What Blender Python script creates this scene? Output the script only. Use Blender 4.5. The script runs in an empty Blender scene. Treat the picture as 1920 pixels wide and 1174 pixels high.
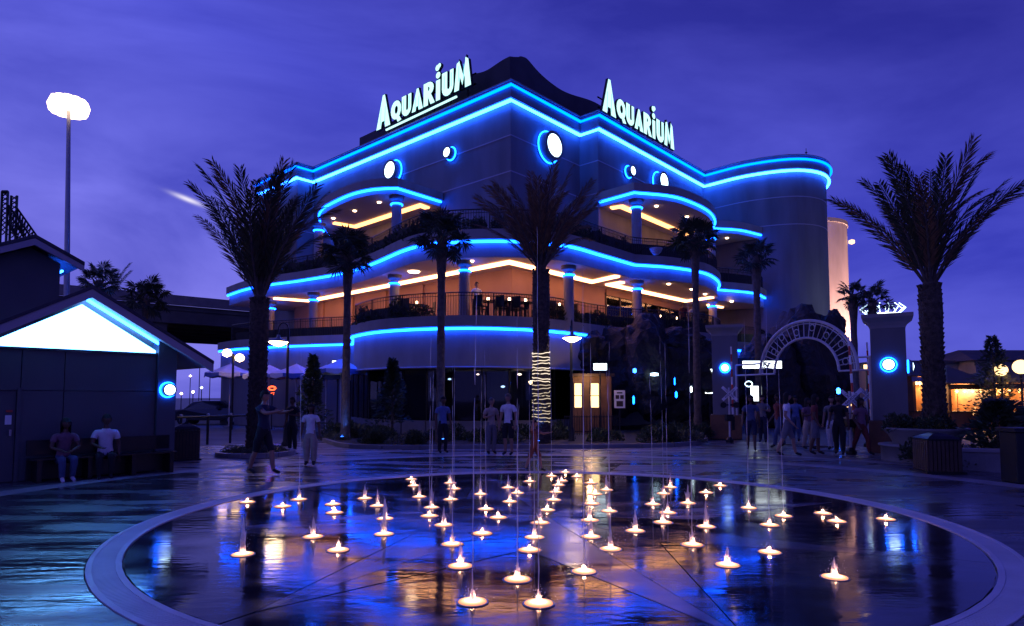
import bpy, bmesh, math, random
from math import sin, cos, tan, radians, pi, sqrt, atan2, exp, hypot
from mathutils import Vector, Matrix, noise
random.seed(7)
scene = bpy.context.scene
col = scene.collection

# ---------------------------------------------------------------- camera
F, PITCH, HOR, EYE = 1205.0, radians(3.5), 745.0, 1.65      # focal length and horizon in pixels of a 1920 px wide frame
V0 = HOR - F * tan(PITCH)
cam = bpy.data.cameras.new('camera')
cam_o = bpy.data.objects.new('camera', cam); col.objects.link(cam_o)
cam_o.location = (0, 0, EYE); cam_o.rotation_euler = (pi / 2 + PITCH, 0, 0)
cam.sensor_width = 36; cam.lens = 36 * F / 1920
cam.shift_y = (V0 - 587) / 1920
cam.clip_end = 3000; cam.clip_start = 0.05
scene.camera = cam_o

# ---------------------------------------------------------------- dusk sky
world = bpy.data.worlds.new('World'); scene.world = world; world.use_nodes = True
W = world.node_tree; W.nodes.clear()
def wn(t, **k):
    n = W.nodes.new(t)
    for a, b in k.items(): setattr(n, a, b)
    return n
wo = wn('ShaderNodeOutputWorld'); wb = wn('ShaderNodeBackground'); W.links.new(wb.outputs[0], wo.inputs[0])
tc = wn('ShaderNodeTexCoord'); sep = wn('ShaderNodeSeparateXYZ'); W.links.new(tc.outputs['Generated'], sep.inputs[0])
# elevation gradient, a little brighter towards the left where the day has just gone
mx = wn('ShaderNodeMath', operation='MULTIPLY_ADD'); mx.inputs[1].default_value = 0.30
W.links.new(sep.outputs['X'], mx.inputs[0]); W.links.new(sep.outputs['Z'], mx.inputs[2])
ramp = wn('ShaderNodeValToRGB'); W.links.new(mx.outputs[0], ramp.inputs[0])
er = ramp.color_ramp; er.elements[0].position = 0.0; er.elements[0].color = (0.150, 0.142, 0.74, 1)
er.elements[1].position = 0.75; er.elements[1].color = (0.024, 0.020, 0.26, 1)
e = er.elements.new(0.16); e.color = (0.122, 0.124, 0.74, 1)
e = er.elements.new(0.36); e.color = (0.070, 0.076, 0.64, 1)
mp = wn('ShaderNodeMapping'); mp.inputs['Scale'].default_value = (1.0, 1.0, 2.6); mp.inputs['Rotation'].default_value = (0.15, 0.25, 0)
W.links.new(tc.outputs['Generated'], mp.inputs[0])
nz = wn('ShaderNodeTexNoise'); nz.inputs['Scale'].default_value = 2.1; nz.inputs['Detail'].default_value = 6; nz.inputs['Roughness'].default_value = 0.55; nz.inputs['Distortion'].default_value = 0.5
W.links.new(mp.outputs[0], nz.inputs['Vector'])
cr = wn('ShaderNodeValToRGB'); W.links.new(nz.outputs['Fac'], cr.inputs[0])
cr.color_ramp.elements[0].position = 0.36; cr.color_ramp.elements[0].color = (0.62, 0.66, 0.76, 1)
cr.color_ramp.elements[1].position = 0.68; cr.color_ramp.elements[1].color = (1.50, 1.50, 1.16, 1)
mm = wn('ShaderNodeMix', data_type='RGBA', blend_type='MULTIPLY'); mm.inputs[0].default_value = 1.0
W.links.new(ramp.outputs[0], mm.inputs[6]); W.links.new(cr.outputs[0], mm.inputs[7])
# one bright rift in the clouds, low on the left
rd = Vector(((352 - 960) / F, 1.0, 0)); cc = (V0 - 374) / F; rd = Vector((rd.x, cos(PITCH) - cc * sin(PITCH), sin(PITCH) + cc * cos(PITCH))).normalized()
t1 = Vector((0.86, 0.42, -0.30)); t1 = (t1 - rd * t1.dot(rd)).normalized(); t2 = rd.cross(t1)
def dotn(v, s):
    n = wn('ShaderNodeVectorMath', operation='DOT_PRODUCT'); n.inputs[1].default_value = tuple(v / s); W.links.new(tc.outputs['Generated'], n.inputs[0])
    q = wn('ShaderNodeMath', operation='POWER'); a = wn('ShaderNodeMath', operation='ABSOLUTE'); W.links.new(n.outputs['Value'], a.inputs[0]); W.links.new(a.outputs[0], q.inputs[0]); q.inputs[1].default_value = 2.0
    return q
qa, qb = dotn(t1, 0.018), dotn(t2, 0.0030)
ad = wn('ShaderNodeMath', operation='ADD'); W.links.new(qa.outputs[0], ad.inputs[0]); W.links.new(qb.outputs[0], ad.inputs[1])
ng = wn('ShaderNodeMath', operation='MULTIPLY'); ng.inputs[1].default_value = -1.0; W.links.new(ad.outputs[0], ng.inputs[0])
ex = wn('ShaderNodeMath', operation='EXPONENT'); W.links.new(ng.outputs[0], ex.inputs[0])
fw = wn('ShaderNodeMath', operation='GREATER_THAN'); fw.inputs[1].default_value = 0.0; W.links.new(sep.outputs['Y'], fw.inputs[0])
em = wn('ShaderNodeMath', operation='MULTIPLY'); W.links.new(ex.outputs[0], em.inputs[0]); W.links.new(fw.outputs[0], em.inputs[1])
mr_ = wn('ShaderNodeMix', data_type='RGBA'); mr_.inputs[7].default_value = (0.85, 0.80, 1.0, 1); W.links.new(em.outputs[0], mr_.inputs[0]); W.links.new(mm.outputs[2], mr_.inputs[6])
W.links.new(mr_.outputs[2], wb.inputs['Color']); wb.inputs['Strength'].default_value = 1.0

# the sun is down: only a trace of directional after-glow is left
sun = bpy.data.lights.new('afterglow', 'SUN'); sun.energy = 0.03; sun.angle = radians(25); sun.color = (0.75, 0.7, 1.0)
sun_o = bpy.data.objects.new('afterglow', sun); col.objects.link(sun_o); sun_o.rotation_euler = (radians(62), 0, radians(-120))

scene.view_settings.view_transform = 'Standard'; scene.view_settings.look = 'None'
scene.view_settings.exposure = 0.0; scene.view_settings.gamma = 1.0; scene.view_settings.use_curve_mapping = False
cy = scene.cycles
cy.max_bounces = 6; cy.diffuse_bounces = 3; cy.glossy_bounces = 3; cy.transmission_bounces = 4; cy.transparent_max_bounces = 12
cy.sample_clamp_indirect = 4.0; cy.use_light_tree = True; cy.caustics_reflective = False; cy.caustics_refractive = False
cy.use_denoising = True
cy.use_adaptive_sampling = True; cy.adaptive_threshold = 0.015

# ---------------------------------------------------------------- picture geometry helpers (1920 x 1174 pixel grid)
def ray(u, v):
    c = (V0 - v) / F
    return Vector(((u - 960) / F, cos(PITCH) - c * sin(PITCH), sin(PITCH) + c * cos(PITCH)))
def at(u, v, Y):
    d = ray(u, v); k = Y / d.y
    return Vector((d.x * k, Y, EYE + d.z * k))
def gp(u, v, z=0.0):
    d = ray(u, v); k = (z - EYE) / d.z
    return Vector((d.x * k, d.y * k, z))
def zat(v, Y):
    return at(960, v, Y).z

# ---------------------------------------------------------------- materials
MATS = {}
def M(name, c, rough=0.6, var=0.18, scale=2.0, bump=0.0, bscale=25.0, metal=0.0, spec=0.5, rvar=0.0, coat=0.0, stretch=(1, 1, 1), bdist=0.02):
    m = bpy.data.materials.new(name); m.use_nodes = True; t = m.node_tree; p = t.nodes['Principled BSDF']
    p.inputs['Metallic'].default_value = metal; p.inputs['Roughness'].default_value = rough
    p.inputs['Specular IOR Level'].default_value = spec; p.inputs['Coat Weight'].default_value = coat
    tcn = t.nodes.new('ShaderNodeNewGeometry'); mpn = t.nodes.new('ShaderNodeMapping'); mpn.inputs['Scale'].default_value = stretch
    t.links.new(tcn.outputs['Position'], mpn.inputs[0])
    n = t.nodes.new('ShaderNodeTexNoise'); n.inputs['Scale'].default_value = scale; n.inputs['Detail'].default_value = 4
    t.links.new(mpn.outputs[0], n.inputs['Vector'])
    r = t.nodes.new('ShaderNodeValToRGB'); t.links.new(n.outputs['Fac'], r.inputs[0])
    a, b = 1 - var, 1 + var
    r.color_ramp.elements[0].position = 0.3; r.color_ramp.elements[0].color = (c[0] * a, c[1] * a, c[2] * a, 1)
    r.color_ramp.elements[1].position = 0.7; r.color_ramp.elements[1].color = (min(1, c[0] * b), min(1, c[1] * b), min(1, c[2] * b), 1)
    t.links.new(r.outputs[0], p.inputs['Base Color'])
    if rvar:
        q = t.nodes.new('ShaderNodeMapRange'); q.inputs[1].default_value = 0.38; q.inputs[2].default_value = 0.62
        q.inputs[3].default_value = max(0.02, rough - rvar); q.inputs[4].default_value = rough + rvar
        t.links.new(n.outputs['Fac'], q.inputs[0]); t.links.new(q.outputs[0], p.inputs['Roughness'])
    if bump:
        n2 = t.nodes.new('ShaderNodeTexNoise'); n2.inputs['Scale'].default_value = bscale; n2.inputs['Detail'].default_value = 3
        t.links.new(mpn.outputs[0], n2.inputs['Vector'])
        bn = t.nodes.new('ShaderNodeBump'); bn.inputs['Strength'].default_value = bump; bn.inputs['Distance'].default_value = bdist
        t.links.new(n2.outputs['Fac'], bn.inputs['Height']); t.links.new(bn.outputs[0], p.inputs['Normal'])
    MATS[name] = m
    return m
def E(name, c, s):
    m = bpy.data.materials.new(name); m.use_nodes = True; t = m.node_tree; t.nodes.clear()
    o = t.nodes.new('ShaderNodeOutputMaterial'); en = t.nodes.new('ShaderNodeEmission')
    en.inputs[0].default_value = (*c, 1); en.inputs[1].default_value = s; t.links.new(en.outputs[0], o.inputs[0])
    MATS[name] = m
    return m
def leafmat(name, c, var=0.45, trans=0.25, rough=0.5):
    m = M(name, c, rough, var, 6.0)
    t = m.node_tree; p = t.nodes['Principled BSDF']; o = t.nodes['Material Output']
    tr = t.nodes.new('ShaderNodeBsdfTranslucent'); mix = t.nodes.new('ShaderNodeMixShader'); mix.inputs[0].default_value = trans
    t.links.new(p.inputs['Base Color'].links[0].from_socket, tr.inputs[0])
    t.links.new(p.outputs[0], mix.inputs[1]); t.links.new(tr.outputs[0], mix.inputs[2]); t.links.new(mix.outputs[0], o.inputs[0])
    return m
def glassmat(name, tint, rough=0.03, clear=0.6):
    m = bpy.data.materials.new(name); m.use_nodes = True; t = m.node_tree; t.nodes.clear()
    o = t.nodes.new('ShaderNodeOutputMaterial'); g = t.nodes.new('ShaderNodeBsdfGlossy'); g.inputs['Roughness'].default_value = rough
    tr = t.nodes.new('ShaderNodeBsdfTransparent'); tr.inputs[0].default_value = (*tint, 1)
    fr = t.nodes.new('ShaderNodeFresnel'); fr.inputs[0].default_value = 1.5
    n = t.nodes.new('ShaderNodeTexNoise'); n.inputs['Scale'].default_value = 1.5
    bn = t.nodes.new('ShaderNodeBump'); bn.inputs['Strength'].default_value = 0.02; t.links.new(n.outputs[0], bn.inputs['Height']); t.links.new(bn.outputs[0], g.inputs['Normal'])
    mix = t.nodes.new('ShaderNodeMixShader'); t.links.new(fr.outputs[0], mix.inputs[0]); t.links.new(tr.outputs[0], mix.inputs[1]); t.links.new(g.outputs[0], mix.inputs[2])
    t.links.new(mix.outputs[0], o.inputs[0]); MATS[name] = m
    return m

M('stucco', (0.17, 0.165, 0.18), 0.75, 0.22, 0.9, 0.25, 40, stretch=(1, 1, .22))
M('stucco_light', (0.29, 0.265, 0.27), 0.7, 0.16, 1.2, 0.2, 40, stretch=(1, 1, .3))
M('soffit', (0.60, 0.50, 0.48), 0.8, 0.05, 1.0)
M('interior_wall', (0.34, 0.19, 0.145), 0.8, 0.10, 0.8)
M('roof_dark', (0.055, 0.055, 0.07), 0.8, 0.2, 1.0)
M('metal_black', (0.012, 0.012, 0.014), 0.4, 0.2, 5, metal=0.3)
M('metal_grey', (0.30, 0.30, 0.32), 0.4, 0.1, 5, metal=0.8)
M('metal_pale', (0.55, 0.54, 0.56), 0.4, 0.1, 5, metal=0.2)
M('concrete', (0.20, 0.19, 0.20), 0.7, 0.2, 1.3, 0.3, 30)
M('concrete_dark', (0.10, 0.10, 0.105), 0.8, 0.25, 0.6, 0.3, 12)
M('asphalt', (0.045, 0.045, 0.05), 0.45, 0.3, 1.0, 0.4, 30)
M('soil', (0.035, 0.025, 0.018), 0.9, 0.4, 4, 0.8, 15)
M('rock', (0.024, 0.021, 0.020), 0.75, 0.4, 1.6, 1.0, 4, bdist=0.15)
M('wood_dark', (0.06, 0.035, 0.022), 0.55, 0.3, 3, 0.2, 20)
M('wood_brown', (0.16, 0.075, 0.035), 0.55, 0.25, 3, 0.2, 20)
M('siding', (0.085, 0.09, 0.105), 0.65, 0.08, 1.2, 0.15, 30)
M('trim_pale', (0.42, 0.38, 0.42), 0.55, 0.06, 1.5)
M('white_paint', (0.86, 0.86, 0.88), 0.5, 0.06, 3)
M('red_paint', (0.55, 0.05, 0.03), 0.45, 0.1, 5)
M('canvas', (0.66, 0.66, 0.74), 0.8, 0.08, 2)
M('canvas_blue', (0.10, 0.16, 0.42), 0.8, 0.08, 2)
M('car_paint', (0.010, 0.010, 0.014), 0.18, 0.1, 2, coat=0.8)
M('rubber', (0.015, 0.015, 0.015), 0.8, 0.2, 8)
M('bark', (0.085, 0.062, 0.045), 0.9, 0.45, 9, 0.9, 25, bdist=0.05)
M('bark_grey', (0.12, 0.095, 0.078), 0.9, 0.35, 7, 0.8, 22, bdist=0.04)
leafmat('palm_leaf', (0.060, 0.066, 0.034), 0.4, 0.12)
leafmat('palm_leaf_lit_brown', (0.200, 0.115, 0.062), 0.4, 0.15)  # brown tone carries the warm light falling on the fronds
leafmat('fan_leaf', (0.030, 0.045, 0.024), 0.45, 0.12)
leafmat('shrub_leaf', (0.045, 0.065, 0.030), 0.5, 0.2)
leafmat('shrub_pale', (0.11, 0.125, 0.075), 0.5, 0.2)
leafmat('flower_yellow', (0.35, 0.30, 0.05), 0.4, 0.25)
M('skin_brown', (0.11, 0.055, 0.034), 0.5, 0.08, 12)
M('skin_tan', (0.36, 0.20, 0.14), 0.5, 0.08, 12)
M('hair_black', (0.010, 0.008, 0.007), 0.85, 0.3, 30)
M('hair_grey', (0.09, 0.075, 0.065), 0.6, 0.2, 30)
for n_, c_ in (('cloth_white', (0.72, 0.72, 0.76)), ('cloth_beige', (0.40, 0.33, 0.27)), ('cloth_black', (0.012, 0.012, 0.018)), ('cloth_navy', (0.018, 0.024, 0.06)),
               ('cloth_pink', (0.20, 0.10, 0.14)), ('cloth_red', (0.16, 0.03, 0.028)), ('cloth_blue', (0.10, 0.16, 0.36)), ('cloth_orange', (0.20, 0.07, 0.045)), ('cloth_grey', (0.16, 0.16, 0.18)), ('cloth_denim', (0.06, 0.09, 0.18))):
    M(n_, c_, 0.85, 0.12, 14, 0.25, 60)
M('booth_tan', (0.6, 0.45, 0.25), 0.4, 0.05, 4)  # plain tan of the booth back walls
glassmat('pane_dark', (0.45, 0.5, 0.6)); glassmat('pane_clear', (0.85, 0.9, 0.95))

E('neon_blue', (0.011, 0.105, 1.0), 38)
E('neon_slab', (0.003, 0.068, 1.0), 28)
E('neon_cyan', (0.000, 0.080, 1.0), 9.5)
E('neon_ring', (0.003, 0.090, 1.0), 22)
E('cove_warm', (1.0, 0.42, 0.18), 8.5)
E('cove_soft', (1.0, 0.42, 0.13), 4.5)
E('spot_warm', (1.0, 0.62, 0.36), 14)
E('lens_white', (0.55, 0.80, 1.0), 4.5)
E('sign_face', (0.55, 1.0, 1.0), 1.45)
E('sign_line', (0.10, 0.75, 0.85), 1.0)
E('gable_panel', (0.115, 0.40, 1.0), 10.5)
E('lamp_warm', (1.0, 0.66, 0.36), 30)
E('lamp_mast', (1.0, 0.70, 0.50), 4)
E('lamp_twin', (1.0, 0.62, 0.34), 8)
E('lamp_cool', (0.70, 0.90, 1.0), 6)
E('window_warm', (1.0, 0.62, 0.28), 3.0)
E('booth_warm', (1.0, 0.50, 0.16), 7)
E('window_white', (0.85, 0.95, 1.0), 3.5)
E('tank_blue', (0.015, 0.05, 0.75), 0.9)
E('neon_red', (1.0, 0.10, 0.03), 4)
E('uplight_blue', (0.02, 0.12, 1.0), 14)
jm = E('jet_lens', (1.0, 0.52, 0.32), 1.0); t_ = jm.node_tree; tco = t_.nodes.new('ShaderNodeTexCoord'); sx_ = t_.nodes.new('ShaderNodeVectorMath'); sx_.operation = 'MULTIPLY'; sx_.inputs[1].default_value = (1, 1, 0)
ln_ = t_.nodes.new('ShaderNodeVectorMath'); ln_.operation = 'LENGTH'; mr0 = t_.nodes.new('ShaderNodeMapRange'); mr0.inputs[1].default_value = 0.0; mr0.inputs[2].default_value = 0.125; rp0 = t_.nodes.new('ShaderNodeValToRGB')
t_.links.new(tco.outputs['Object'], sx_.inputs[0]); t_.links.new(sx_.outputs[0], ln_.inputs[0]); t_.links.new(ln_.outputs['Value'], mr0.inputs[0]); t_.links.new(mr0.outputs[0], rp0.inputs[0])
rp0.color_ramp.elements[0].position = 0.15; rp0.color_ramp.elements[0].color = (6.0, 4.0, 2.9, 1); rp0.color_ramp.elements[1].position = 1.0; rp0.color_ramp.elements[1].color = (0.75, 0.20, 0.08, 1)
e_ = rp0.color_ramp.elements.new(0.62); e_.color = (2.2, 1.05, 0.60, 1)     # hottest in the middle; the orange rim imitates the glow around the lamp
t_.links.new(rp0.outputs[0], next(n for n in t_.nodes if n.type == 'EMISSION').inputs[0])

# ---------------------------------------------------------------- mesh helpers
class MB:
    def __init__(s): s.v = []; s.f = []; s.m = []
    def add(s, vs, fs, mi=0):
        o = len(s.v); s.v += [tuple(x) for x in vs]; s.f += [tuple(i + o for i in f) for f in fs]; s.m += [mi] * len(fs); return s
    def box(s, x0, x1, y0, y1, z0, z1, mi=0):
        return s.add([(x0, y0, z0), (x1, y0, z0), (x1, y1, z0), (x0, y1, z0), (x0, y0, z1), (x1, y0, z1), (x1, y1, z1), (x0, y1, z1)],
                     [(3, 2, 1, 0), (4, 5, 6, 7), (0, 1, 5, 4), (1, 2, 6, 5), (2, 3, 7, 6), (3, 0, 4, 7)], mi)
    def obox(s, c, ax, ay, hx, hy, z0, z1, mi=0):
        """box on oriented axes ax, ay (2D unit vectors) round centre c"""
        p = []
        for z in (z0, z1):
            for sx, sy in ((-1, -1), (1, -1), (1, 1), (-1, 1)):
                p.append((c[0] + ax[0] * hx * sx + ay[0] * hy * sy, c[1] + ax[1] * hx * sx + ay[1] * hy * sy, z))
        return s.add(p, [(3, 2, 1, 0), (4, 5, 6, 7), (0, 1, 5, 4), (1, 2, 6, 5), (2, 3, 7, 6), (3, 0, 4, 7)], mi)
    def prism(s, poly, z0, z1, mi=0, cap=True):
        n = len(poly)
        vs = [(p[0], p[1], z0) for p in poly] + [(p[0], p[1], z1) for p in poly]
        fs = [(i, (i + 1) % n, n + (i + 1) % n, n + i) for i in range(n)]
        if cap: fs += [tuple(range(n - 1, -1, -1)), tuple(range(n, 2 * n))]
        return s.add(vs, fs, mi)
    def ribbon(s, pts, z0, z1, th=0.0, mi=0):
        """upright wall along an open polyline; th > 0 gives it thickness to the left of the path"""
        n = len(pts)
        if th <= 0:
            return s.add([(p[0], p[1], z0) for p in pts] + [(p[0], p[1], z1) for p in pts], [(i, i + 1, n + i + 1, n + i) for i in range(n - 1)], mi)
        q = offset(pts, th)
        vs = [(p[0], p[1], z0) for p in pts] + [(p[0], p[1], z1) for p in pts] + [(p[0], p[1], z0) for p in q] + [(p[0], p[1], z1) for p in q]
        fs = []
        for i in range(n - 1):
            fs += [(i, i + 1, n + i + 1, n + i), (2 * n + i + 1, 2 * n + i, 3 * n + i, 3 * n + i + 1), (n + i, n + i + 1, 3 * n + i + 1, 3 * n + i), (i + 1, i, 2 * n + i, 2 * n + i + 1)]
        fs += [(0, n, 3 * n, 2 * n), (n - 1, 3 * n - 1, 4 * n - 1, 2 * n - 1)]
        return s.add(vs, fs, mi)
    def tube(s, path, r, n=6, mi=0, closed=False, cap=True):
        path = [Vector(p) for p in path]; k = len(path); vs = []; fs = []
        rr = r if hasattr(r, '__len__') else [r] * k
        up = None
        for i, p in enumerate(path):
            if closed: t = path[(i + 1) % k] - path[i - 1]
            else: t = path[min(i + 1, k - 1)] - path[max(i - 1, 0)]
            if t.length < 1e-9: t = Vector((0, 0, 1))
            t.normalize()
            if up is None: up = Vector((0, 0, 1)) if abs(t.z) < 0.9 else Vector((1, 0, 0))
            a = t.cross(up)
            if a.length < 1e-6: a = t.cross(Vector((0, 1, 0)))
            a.normalize(); b = a.cross(t).normalized(); up = b
            for j in range(n):
                w = 2 * pi * j / n
                vs.append(p + (a * cos(w) + b * sin(w)) * rr[i])
        for i in range(k if closed else k - 1):
            i2 = (i + 1) % k
            for j in range(n):
                j2 = (j + 1) % n
                fs.append((i * n + j, i * n + j2, i2 * n + j2, i2 * n + j))
        if cap and not closed:
            o = len(vs); vs += vs[:n] + vs[(k - 1) * n:k * n]                # caps keep their own corners so the sides shade true
            fs += [tuple(range(o + n - 1, o - 1, -1)), tuple(o + n + j for j in range(n))]
        return s.add(vs, fs, mi)
    def lathe(s, prof, c=(0, 0, 0), n=16, mi=0, rot=0.0):
        vs = []; fs = []; k = len(prof)
        for r, z in prof:
            for j in range(n):
                w = 2 * pi * j / n + rot
                vs.append((c[0] + r * cos(w), c[1] + r * sin(w), c[2] + z))
        for i in range(k - 1):
            for j in range(n):
                fs.append((i * n + j, i * n + (j + 1) % n, (i + 1) * n + (j + 1) % n, (i + 1) * n + j))
        if prof[0][0] > 1e-4: o = len(vs); vs += vs[:n]; fs.append(tuple(range(o + n - 1, o - 1, -1)))
        if prof[-1][0] > 1e-4: o = len(vs); vs += vs[(k - 1) * n:k * n]; fs.append(tuple(o + j for j in range(n)))
        return s.add(vs, fs, mi)
    def build(s, name, mats, parent=None, smooth=False, bevel=0.0):
        me = bpy.data.meshes.new(name)
        off = Vector((0, 0, 0))
        if parent is not None:
            q = parent
            while q is not None:
                if q.get('_w'): off += q.location
                q = q.parent
        vs = [(v[0] - off.x, v[1] - off.y, v[2] - off.z) for v in s.v] if off.length else s.v
        me.from_pydata(vs, [], s.f)
        if not isinstance(mats, (list, tuple)): mats = [mats]
        for m in mats: me.materials.append(MATS[m] if isinstance(m, str) else m)
        me.polygons.foreach_set('material_index', s.m)
        if smooth: me.polygons.foreach_set('use_smooth', [True] * len(me.polygons))
        me.update()
        o = bpy.data.objects.new(name, me); col.objects.link(o)
        if parent is not None: o.parent = parent
        if bevel:
            b = o.modifiers.new('bevel', 'BEVEL'); b.width = bevel; b.segments = 2; b.limit_method = 'ANGLE'
        return o
def offset(pts, d):
    """offset an open polyline to its left by d"""
    out = []; n = len(pts)
    for i in range(n):
        a = Vector(pts[max(i - 1, 0)][:2]); b = Vector(pts[i][:2]); c = Vector(pts[min(i + 1, n - 1)][:2])
        t1 = (b - a); t2 = (c - b)
        if t1.length < 1e-9: t1 = t2
        if t2.length < 1e-9: t2 = t1
        t1 = t1.normalized(); t2 = t2.normalized()
        n1 = Vector((-t1.y, t1.x)); n2 = Vector((-t2.y, t2.x)); m = n1 + n2
        if m.length < 1e-6: m = n1
        m.normalize(); k = d / max(0.45, m.dot(n1))
        out.append((b.x + m.x * k, b.y + m.y * k))
    return out
def smooth_run(pts, step=0.5):
    """Catmull-Rom through the points"""
    P = [Vector(p[:2]) for p in pts]; P = [P[0] * 2 - P[1]] + P + [P[-1] * 2 - P[-2]]; out = []
    for i in range(1, len(P) - 2):
        k = max(2, int((P[i + 1] - P[i]).length / step))
        for j in range(k):
            t = j / k
            q = 0.5 * ((2 * P[i]) + (P[i + 1] - P[i - 1]) * t + (2 * P[i - 1] - 5 * P[i] + 4 * P[i + 1] - P[i + 2]) * t * t + (3 * P[i] - P[i - 1] - 3 * P[i + 1] + P[i + 2]) * t ** 3)
            out.append((q.x, q.y))
    out.append((P[-2].x, P[-2].y))
    return out
def resample(pts, step):
    P = [Vector(p) for p in pts]; out = [P[0].copy()]; acc = 0.0
    for a, b in zip(P, P[1:]):
        L = (b - a).length
        d = step - acc
        while d <= L:
            out.append(a.lerp(b, d / L)); d += step
        acc = (acc + L) % step if step > 0 else 0
    return out
def z3(pts, z): return [(p[0], p[1], z) for p in pts]
def tag(o, label=None, cat=None, group=None, kind=None):
    if label: o['label'] = label
    if cat: o['category'] = cat
    if group: o['group'] = group
    if kind: o['kind'] = kind
    return o
def thing(name, label, cat, loc=(0, 0, 0), rz=0.0, group=None, world=False):
    o = bpy.data.objects.new(name, None); col.objects.link(o); o.empty_display_size = 0.2
    o.location = loc; o.rotation_euler = (0, 0, rz)
    if world: o['_w'] = 1
    return tag(o, label, cat, group)
def copy_tree(o, parent=None):
    c = o.copy(); col.objects.link(c); c.parent = parent
    for ch in list(o.children): copy_tree(ch, c)
    return c
def place(o, loc, rz=0.0, sc=1.0, label=None, group=None):
    o.location = loc; o.rotation_euler = (0, 0, rz); o.scale = (sc, sc, sc)
    if label: o['label'] = label
    if group: o['group'] = group
    return o
# ================================================================ ground, plaza, fountain
FC = Vector((0.46, 9.12)); RI, RO = 5.07, 5.37
M('wet_dark', (0.022, 0.021, 0.030), 0.10, 0.25, 1.2, 0.055, 5.5, rvar=0.05, stretch=(0.7, 1.6, 1), bdist=0.03)
M('wet_mid', (0.085, 0.080, 0.100), 0.13, 0.25, 1.2, 0.055, 5.5, rvar=0.06, stretch=(0.7, 1.6, 1), bdist=0.03)
M('wet_light', (0.19, 0.175, 0.205), 0.16, 0.2, 1.2, 0.055, 5.5, rvar=0.07, stretch=(0.7, 1.6, 1), bdist=0.03)
M('paving_a', (0.080, 0.075, 0.088), 0.36, 0.28, 0.9, 0.35, 4.0, rvar=0.18, stretch=(0.6, 1.7, 1), bdist=0.03)
M('paving_b', (0.105, 0.097, 0.112), 0.40, 0.28, 0.9, 0.35, 4.0, rvar=0.18, stretch=(0.6, 1.7, 1), bdist=0.03)
M('paving_wet', (0.045, 0.044, 0.058), 0.24, 0.40, 1.1, 0.30, 3.6, rvar=0.13, stretch=(0.5, 1.8, 1), bdist=0.05)
M('paving_band', (0.26, 0.245, 0.27), 0.4, 0.15, 1.5, 0.2, 20, rvar=0.1)
M('grate', (0.66, 0.64, 0.66), 0.42, 0.12, 2, 0.15, 30)
g = MB().add([(-600, -200, -0.06), (600, -200, -0.06), (600, 1500, -0.06), (-600, 1500, -0.06)], [(0, 1, 2, 3)]).build('ground', 'asphalt')
tag(g, 'dark wet asphalt ground reaching past the plaza to the horizon', 'ground', kind='structure')

def pt(r, a): return (FC.x + r * cos(a), FC.y + r * sin(a))
def inset(poly, d):
    c = Vector((sum(p[0] for p in poly) / len(poly), sum(p[1] for p in poly) / len(poly)))
    n = len(poly); out = []
    ar = sum(poly[i][0] * poly[(i + 1) % n][1] - poly[(i + 1) % n][0] * poly[i][1] for i in range(n))
    s = 1 if ar > 0 else -1
    for i in range(n):
        a = Vector(poly[i - 1]); b = Vector(poly[i]); c2 = Vector(poly[(i + 1) % n])
        t1 = (b - a).normalized(); t2 = (c2 - b).normalized()
        m = (Vector((-t1.y, t1.x)) + Vector((-t2.y, t2.x))) * s
        if m.length < 1e-6: m = Vector((-t1.y, t1.x)) * s
        m.normalize(); k = d / max(0.3, m.dot(Vector((-t1.y, t1.x)) * s))
        out.append((b.x + m.x * k, b.y + m.y * k))
    return out
floor = thing('fountain_floor', 'round wet dark stone floor of the splash fountain with star pattern', 'fountain floor', (FC.x, FC.y, 0), world=True)
floor['kind'] = 'structure'
MB().prism([pt(RI + 0.02, 2 * pi * i / 72) for i in range(72)], -0.055, -0.03).build('bed', 'wet_dark', floor)
a0 = radians(14)
for k in range(8):
    a = a0 + k * pi / 4
    tip = pt(4.75, a); il = pt(2.05, a + pi / 8); ir = pt(2.05, a - pi / 8); c = pt(0, 0)
    for poly, mt in (((c, ir, tip), 'wet_mid' if k % 2 else 'wet_light'), ((c, tip, il), 'wet_dark' if k % 2 else 'wet_mid')):
        q = inset(list(poly), 0.008)
        MB().prism(q, -0.03, 0.0).build('star_panel', mt, floor)
    tip2 = pt(4.75, a + pi / 4)
    arc = [pt(RI - 0.01, a + pi / 4 * t / 8) for t in range(9)]
    q = inset([il, tip] + arc + [tip2], 0.008)
    MB().prism(q, -0.03, -0.001 - 0.002 * (k % 2)).build('field_panel', 'wet_dark', floor)
# drain ring round the floor: two kerb bands, a trough and the grating bars
ring = thing('drain_ring', 'pale slotted drain grating ring around the round fountain floor', 'drain', (FC.x, FC.y, 0), world=True)
ring['kind'] = 'structure'
n = 96
for r0, r1, nm in ((RI, RI + 0.055, 'inner_kerb'), (RO - 0.05, RO, 'outer_kerb')):
    mb = MB()
    for i in range(n):
        b0, b1 = 2 * pi * i / n, 2 * pi * (i + 1) / n
        q = [pt(r0, b0), pt(r1, b0), pt(r1, b1), pt(r0, b1)]
        o = [(x, y, -0.04) for x, y in q] + [(x, y, 0.007) for x, y in q]
        mb.add(o, [(4, 5, 6, 7), (0, 4, 7, 3), (1, 2, 6, 5)])
    mb.build(nm, 'grate', ring)
mb = MB()
for i in range(n):
    b0, b1 = 2 * pi * i / n, 2 * pi * (i + 1) / n
    q = [pt(RI + .05, b0), pt(RO - .045, b0), pt(RO - .045, b1), pt(RI + .05, b1)]
    mb.add([(x, y, -0.035) for x, y in q], [(0, 1, 2, 3)])
mb.build('trough', 'asphalt', ring)
mb = MB(); nb = 760
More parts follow.
